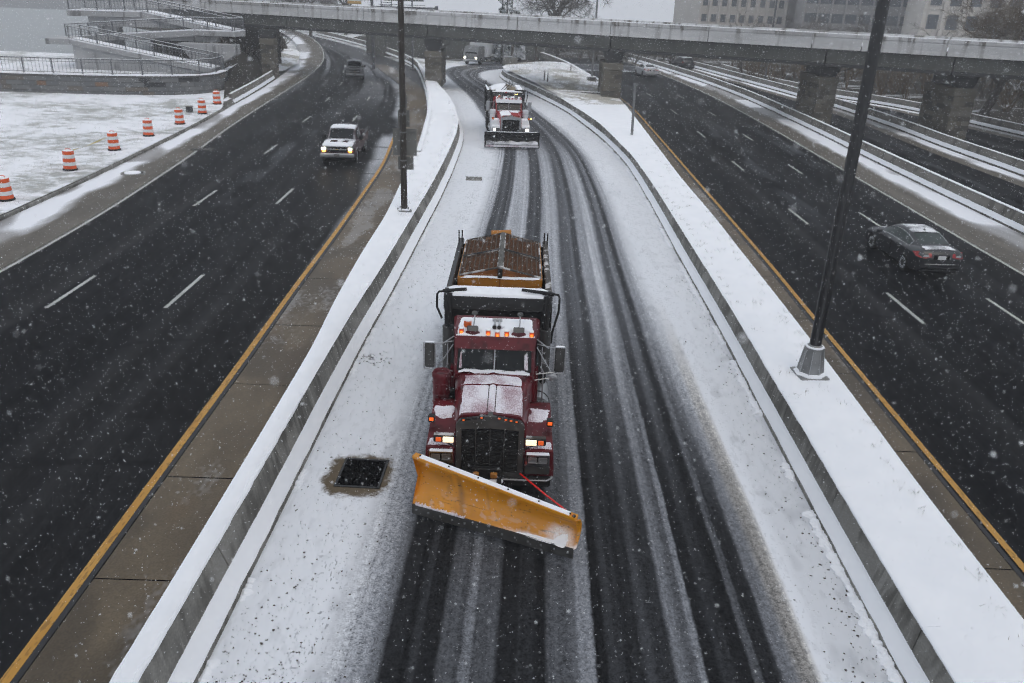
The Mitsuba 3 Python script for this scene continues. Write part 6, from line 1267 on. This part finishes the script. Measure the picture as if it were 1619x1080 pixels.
    for s in (-1, 1):
        for ay in axles:
            M = mov(s * (W - .13), ay, r) @ roty(math.pi / 2); o = .11 * s
            w_ = A('wheel', xf(lathe([(r * .66, -.11), (r * .95, -.11), (r, -.08), (r, .08), (r * .95, .11), (r * .66, .11)], 26), M), 'mat_rubber')
            A('rim', xf(lathe([(r * .66, o * .95), (r * .62, o * .75), (r * .56, o * .6), (r * .2, o * .85), (.01, o * .9)], 20), M), 'mat_dirty_black', parent=w_)
            if detail:
                for q in range(10):
                    a = q * math.pi / 5; A('spoke', xf(hull([(r * .16 * math.cos(a + e), r * .16 * math.sin(a + e), o * z) for e in (-.5, .5) for z in (.95, .6)] + [(r * .63 * math.cos(a + e), r * .63 * math.sin(a + e), o * z) for e in (-.10, .10) for z in (1.06, .6)]), M), 'mat_bright_alloy', parent=w_, smooth=False)
                A('rim_ring', xf(lathe([(r * .67, o * .9), (r * .66, o * 1.03), (r * .61, o * 1.0), (r * .6, o * .85)], 26), M), 'mat_bright_alloy', parent=w_)
        mz = {'sedan': 1.02, 'suv': 1.14, 'pickup': 1.26}[kind]; my = {'sedan': 1.72, 'suv': 1.6, 'pickup': 1.98}[kind]
        A('mirror', box((s * (W + .10), my, mz), (.24, .14, .16 if kind != 'pickup' else .26), .05), paint if kind == 'sedan' else 'mat_black_paint')
    if kind == 'sedan':
        for s in (-1, 1):
            hl = A('headlight', hull([(s * .56, .16, .66), (s * .80, .26, .68), (s * .84, .46, .78), (s * .60, .36, .77), (s * .58, .10, .62), (s * .82, .25, .62)]), 'mat_clear_lens')
            tl = A('tail_light', hull([(s * .38, 4.885, .88), (s * .40, 4.83, 1.0), (s * .62, 4.90, .83), (s * .80, 4.86, .84), (s * .90, 4.66, .85), (s * .925, 4.40, .97), (s * .86, 4.62, 1.03), (s * .6, 4.76, 1.03), (s * .6, 4.5, .9)]), 'mat_red_lens')
            A('lamp_core', hull([(s * .50, 4.905, .885), (s * .52, 4.885, .95), (s * .72, 4.885, .88), (s * .70, 4.85, .955), (s * .6, 4.8, .9)]), 'mat_clear_lens', parent=tl)
            A('exhaust_tip', cyl((s * .55, 4.7, .31), (s * .55, 4.86, .31), .05, n=12), 'mat_chrome')
            A('door_handle', box((s * .93, 2.48, .93), (.04, .2, .035), .012), 'mat_chrome'); A('door_handle', box((s * .93, 3.42, .95), (.04, .2, .035), .012), 'mat_chrome')
            f = [off((.14 if s < 0 else 5.86), y_, .012) for y_ in np.linspace(1.62, 3.85, 14)]; f2 = [off((.93 if s < 0 else 5.07), y_, .012) for y_ in np.linspace(3.85, 1.75, 14)]
            A('window_trim', tube(np.array(f + f2), .011, 5), 'mat_chrome')
        A('trunk_seam', tube([(-.66, 4.36, 1.12), (-.64, 4.66, 1.115), (.64, 4.66, 1.115), (.66, 4.36, 1.12)], .007, 4), 'mat_tar')
        A('trunk_recess', box((0, 4.862, .86), (.62, .03, .20), .02), 'mat_black_paint'); A('licence_plate', box((0, 4.885, .86), (.31, .012, .155), .005), 'mat_reflective_white')
        A('bumper_trim', tube([(-.80, 4.60, .62), (-.62, 4.855, .60), (0, 4.90, .60), (.62, 4.855, .60), (.80, 4.60, .62)], .016, 6), 'mat_dull_alloy')
        A('rear_valance', hull([(s * w, yy, z) for s in (-1, 1) for w, yy, z in ((.80, 4.5, .25), (.72, 4.86, .28), (.72, 4.875, .44), (.82, 4.6, .44))]), 'mat_black_paint')
        A('roof_antenna', hull([(-.03, 3.22, 1.46), (.03, 3.22, 1.46), (0, 3.08, 1.50), (0, 3.25, 1.53), (0, 3.3, 1.46)]), 'mat_black_paint')
        for s in (-1, 1): A('door_seam', tube([(s * .926, 2.66, .30), (s * .932, 2.66, .80), (s * .915, 2.64, .97)], .006, 4), 'mat_tar')
        if snow:
            zt = lambda X, Yq: np.interp(Yq, [2.15, 2.75, 3.25], [1.445, 1.50, 1.455]) - .02 * (X / .5) ** 2
            A('roof_snow', drape(-.53, .53, 2.85, 3.38, zt, .016, 61, 50, 30, .2, .5), 'mat_thin_snow_grey'); A('roof_snow', drape(-.52, .52, 2.2, 2.85, zt, .010, 62, 50, 30, .2, 1.5), 'mat_thin_snow_grey')
            A('trunk_snow', drape(-.62, .62, 4.20, 4.68, lambda X, Yq: 1.145 - .03 * (X / .6) ** 2 + 0 * Yq, .014, 63, 50, 24, .2, .7), 'mat_thin_snow_grey')
            A('hood_snow', drape(-.6, .6, .7, 1.3, lambda X, Yq: np.interp(Yq, [.55, 1.35], [.895, 1.02]) + 0 * X, .014, 64, 30, 20, .2, .8), 'mat_thin_snow_grey')
    elif kind == 'suv':
        for s in (-1, 1):
            A('tail_light', hull([(s * .80, 4.70, .9), (s * .90, 4.5, .9), (s * .88, 4.55, 1.25), (s * .80, 4.66, 1.22)]), 'mat_red_lens'); A('headlight', hull([(s * .62, .05, .78), (s * .86, .2, .80), (s * .86, .3, .92), (s * .64, .1, .9)]), 'mat_clear_lens')
            A('roof_rail', tube([(s * .62, 2.0, 1.74), (s * .62, 4.1, 1.78)], .025, 6), 'mat_dull_alloy')
        A('rear_bumper', box((0, 4.70, .5), (1.66, .12, .24), .05), 'mat_black_paint'); A('licence_plate', box((0, 4.74, .85), (.31, .03, .16), .005), 'mat_reflective_white')
        A('roof_snow', drape(-.6, .6, 2.0, 4.2, lambda X, Yq: np.interp(Yq, [1.9, 3.0, 4.2], [1.67, 1.755, 1.725]) - .02 * (X / .6) ** 2, .03, 66, 30, 30, .15, .5), 'mat_snow')
    else:
        for s in (-1, 1):
            A('bed_side', box((s * .94, 4.5, .94), (.09, 2.3, .46), .03), paint); A('bed_rail', box((s * .94, 4.5, 1.18), (.11, 2.3, .03), .01), 'mat_black_paint')
            A('tail_light', box((s * .92, 5.66, .95), (.10, .04, .34), .012), 'mat_red_lens')
            hl = A('headlight', box((s * .74, -.0, .93), (.36, .09, .17), .025), 'mat_clear_lens'); tn = A('turn_signal', box((s * .74, -.01, .79), (.34, .08, .08), .02), 'mat_amber_lens' if lights else 'mat_clear_lens')
            if lights: lit(A, 'headlight_bulb', box((s * .74, -.05, .94), (.20, .015, .11), .008), (16, 14, 9.5), 'mat_lamp_bulb', hl); lit(A, 'turn_bulb', box((s * .74, -.055, .79), (.18, .015, .05), .006), (5.5, 1.9, .25), 'mat_amber_lens', tn)
            A('wheel_lip', tube([(s * .985, axles[0] + .47 * math.cos(a), r + .47 * math.sin(a)) for a in np.linspace(.1, math.pi - .1, 12)], .025, 6), paint)
        g = A('grille', box((0, -.03, .90), (1.10, .06, .26), .02), 'mat_black_paint'); A('grille_strip', box((0, -.07, .90), (1.12, .03, .055), .01), 'mat_dull_alloy', parent=g); A('grille_emblem', box((0, -.09, .90), (.16, .02, .05), .015), 'mat_sign_amber', parent=g)
        A('hood_edge', box((0, .0, 1.045), (1.50, .08, .05), .02), 'mat_dull_alloy')
        bm = A('bumper', box((0, -.10, .58), (1.90, .22, .24), .06), 'mat_dull_alloy'); A('licence_plate', box((0, -.215, .60), (.31, .012, .155), .005), 'mat_sign_back', parent=bm); A('air_dam', box((0, -.02, .40), (1.7, .12, .14), .03), 'mat_black_paint')
        for s in (-1, 1): A('wiper', tube([(s * .05 + .1, 1.50, 1.21), (s * .25 + .28, 1.68, 1.34)], .010, 4), 'mat_tar')
        A('tailgate', box((0, 5.62, .92), (1.80, .06, .46), .02), paint); A('bed_floor', box((0, 4.5, .76), (1.8, 2.3, .03)), 'mat_dirty_black', smooth=False)
        A('bed_box', box((-.1, 3.62, 1.02), (1.5, .45, .36), .03), 'mat_black_paint'); A('bed_box_snow', box((.45, 3.62, 1.22), (.4, .4, .03), .012), 'mat_snow')
        if snow:
            A('roof_snow', drape(-.70, .70, 2.12, 2.62, lambda X, Yq: np.interp(Yq, [2.15, 2.6, 3.1], [1.775, 1.855, 1.825]) - .02 * (X / .6) ** 2, .035, 71, 40, 24, .12, .35), 'mat_snow'); A('roof_snow', drape(-.66, .66, 2.6, 3.15, lambda X, Yq: np.interp(Yq, [2.15, 2.6, 3.1], [1.775, 1.855, 1.825]) - .02 * (X / .6) ** 2, .02, 72, 40, 24, .2, 1.2), 'mat_thin_snow_grey')
            hz = lambda X, Yq: np.interp(Yq, [.1, .5, 1.45], [1.085, 1.165, 1.215])
            A('hood_snow', drape(-.84, .84, .04, .62, hz, .035, 73, 50, 26, .15, .6), 'mat_snow'); A('hood_snow', drape(-.22, .28, .3, 1.45, hz, .02, 74, 24, 40, .5, 1.6), 'mat_thin_snow_grey'); A('hood_snow', drape(-.80, .80, 1.15, 1.50, hz, .02, 75, 50, 24, .4, 1.3), 'mat_thin_snow_grey')
            for s in (-1, 1): A('hood_snow', drape(*sorted((s * .50, s * .86)), .2, 1.45, hz, .02, 76 + s, 24, 40, .45, 1.6), 'mat_thin_snow_grey')
    return k
HB = math.pi
def facing_away(label, xc, yr, head, *a, **kw):
    """A car driving away: rear bumper centre at (xc, yr)."""
    L = {'sedan': 4.87, 'suv': 4.7, 'pickup': 5.65}[a[0]]
    return road_car(label, xc - L * math.sin(head), yr + L * math.cos(head), HB + head, *a, **kw)
facing_away('charcoal sedan with snow dusted roof driving away on the wet right highway', 16.0, 29.65, 0.035, 'sedan', 'mat_charcoal_paint', glass='mat_glass_green')
facing_away('silver sedan driving away under the overpass, seen small beside the bridge pier', 15.9, 105.5, 0.16, 'sedan', 'mat_silver_dusted', snow=False, detail=False)
facing_away('black snowy car on the narrow carriageway beyond the silver sedan', 22.5, 117.0, 0.2, 'suv', 'mat_black_dusted', snow=True, detail=False)
road_car('maroon pickup truck with snowy hood and lit headlights on the left highway', -10.25, 46.35, 0.04, 'pickup', 'mat_maroon_dusted', lights=True)
road_car('dark pickup truck farther up the left highway without lit headlights', -17.7, 90.3, 0.20, 'pickup', 'mat_black_dusted', snow=False, detail=False)
# box truck coming round the bend
k = thing('box_truck', 'white snow topped box truck with lit headlights coming round the ramp bend', 'truck'); A = Part(k, mov(-6.9, 113.6, 0) @ rotz(-.42))
cb = A('cab', hull([(s * w, yy, z) for s in (-1, 1) for w, yy, z in ((1.08, 0, .55), (1.10, 0, 1.35), (1.0, .35, 2.3), (1.05, 1.9, 2.35), (1.12, 1.9, .55), (1.12, .3, .55))]), 'mat_galvanised', smooth=False)
A('windshield', tilt_quad((-.92, .02, 1.42), (.92, .02, 1.42), (.85, .33, 2.2), (-.85, .33, 2.2), -.02), 'mat_glass_dark', parent=cb, smooth=False)
A('cargo_box', box((0, 5.0, 2.15), (2.4, 6.0, 2.5), .04), 'mat_white_paint', smooth=False); A('box_snow', box((0, 5.0, 3.43), (2.38, 5.98, .07), .03), 'mat_snow'); A('bumper', box((0, -.08, .58), (2.2, .2, .28), .05), 'mat_dull_alloy')
for s in (-1, 1):
    hl = A('headlight', box((s * .82, -.02, .92), (.34, .06, .2), .02), 'mat_clear_lens'); lit(A, 'headlight_bulb', box((s * .82, -.06, .92), (.24, .02, .16), .01), (26, 23, 17), 'mat_lamp_bulb', hl)
    for yy in (.9, 6.2): wheel(A, s * .98, yy, .46, .28, out=s)
A('side_rail', box((0, 4.8, .82), (2.2, 6.0, .14)), 'mat_dirty_black', smooth=False)
k = thing('van', 'pale delivery van following beside the evergreen at the ramp bend', 'van'); A = Part(k, mov(-4.6, 119.0, 0) @ rotz(-1.1))
b_ = A('body', hull([(s * w, yy, z) for s in (-1, 1) for w, yy, z in ((.9, 0, .4), (.92, 0, 1.0), (.85, .7, 1.25), (.8, 1.3, 2.1), (.85, 5.0, 2.2), (.95, 5.1, .4), (.95, 1, .4))]), 'mat_white_paint', smooth=False); A('windshield', tilt_quad((-.75, .72, 1.3), (.75, .72, 1.3), (.7, 1.24, 2.0), (-.7, 1.24, 2.0), -.02), 'mat_glass_dark', parent=b_, smooth=False)
for s in (-1, 1):
    A('headlight', box((s * .7, .0, .82), (.3, .06, .16), .02), 'mat_clear_lens')
    for yy in (.95, 4.1): wheel(A, s * .84, yy, .36, .22, out=s)

# ------------------------------------------------------------------ falling snow and the air
def flakes(n, x0, x1, y0, y1, z0, z1, rmin, rmax, seed, pw=2.5):
    R = np.random.default_rng(seed); c = R.uniform([x0, y0, z0], [x1, y1, z1], (n, 3)); r = rmin + (rmax - rmin) * R.uniform(0, 1, n) ** pw
    T4 = np.array([(1, 1, 1), (1, -1, -1), (-1, 1, -1), (-1, -1, 1)]) / 1.5
    Q, _ = np.linalg.qr(R.normal(0, 1, (n, 3, 3)))
    V = np.einsum('nij,kj->nki', Q, T4) * r[:, None, None] * R.uniform(.7, 1.2, (n, 1, 3)) + c[:, None]
    q = np.arange(n)[:, None] * 4
    return tm(V.reshape(-1, 3), np.stack([q + np.array(f) for f in ((0, 1, 2), (0, 3, 1), (0, 2, 3), (1, 3, 2))], 1).reshape(-1, 3))
near = cat([flakes(80000, -34, 34, 9, 62, .3, 11, .005, .0125, 1, 2.6), flakes(70000, -60, 60, 40, 130, .3, 13, .010, .021, 2, 2.4), flakes(30000, -14, 18, 4, 22, .5, 10.5, .003, .0065, 3, 2.6), flakes(40000, -5, 5, .4, 8, 5, 11.5, .0015, .004, 4)])
scene['mat_flake'] = {'type': 'twosided', 'bsdf': {'type': 'diffuse', 'reflectance': {'type': 'rgb', 'value': [.84, .85, .87]}}}
put('falling_snow', near, 'mat_flake', kind='stuff', label='snowflakes drifting down through the air everywhere', smooth=False)
scene['haze_air'] = {'type': 'homogeneous', 'albedo': {'type': 'rgb', 'value': [.90, .905, .915]}, 'sigma_t': {'type': 'rgb', 'value': [.0012, .0012, .0012]}, 'phase': {'type': 'hg', 'g': .35}}
scene['haze'] = {'type': 'cube', 'to_world': T().translate([0, 340, 5.75]).scale([750, 400, 24.75]), 'bsdf': {'type': 'null'}, 'interior': {'type': 'ref', 'id': 'haze_air'}}
lab('haze', 'falling snow haze that fades far things', None, None, 'stuff')
scene['camera']['medium'] = {'type': 'ref', 'id': 'haze_air'}
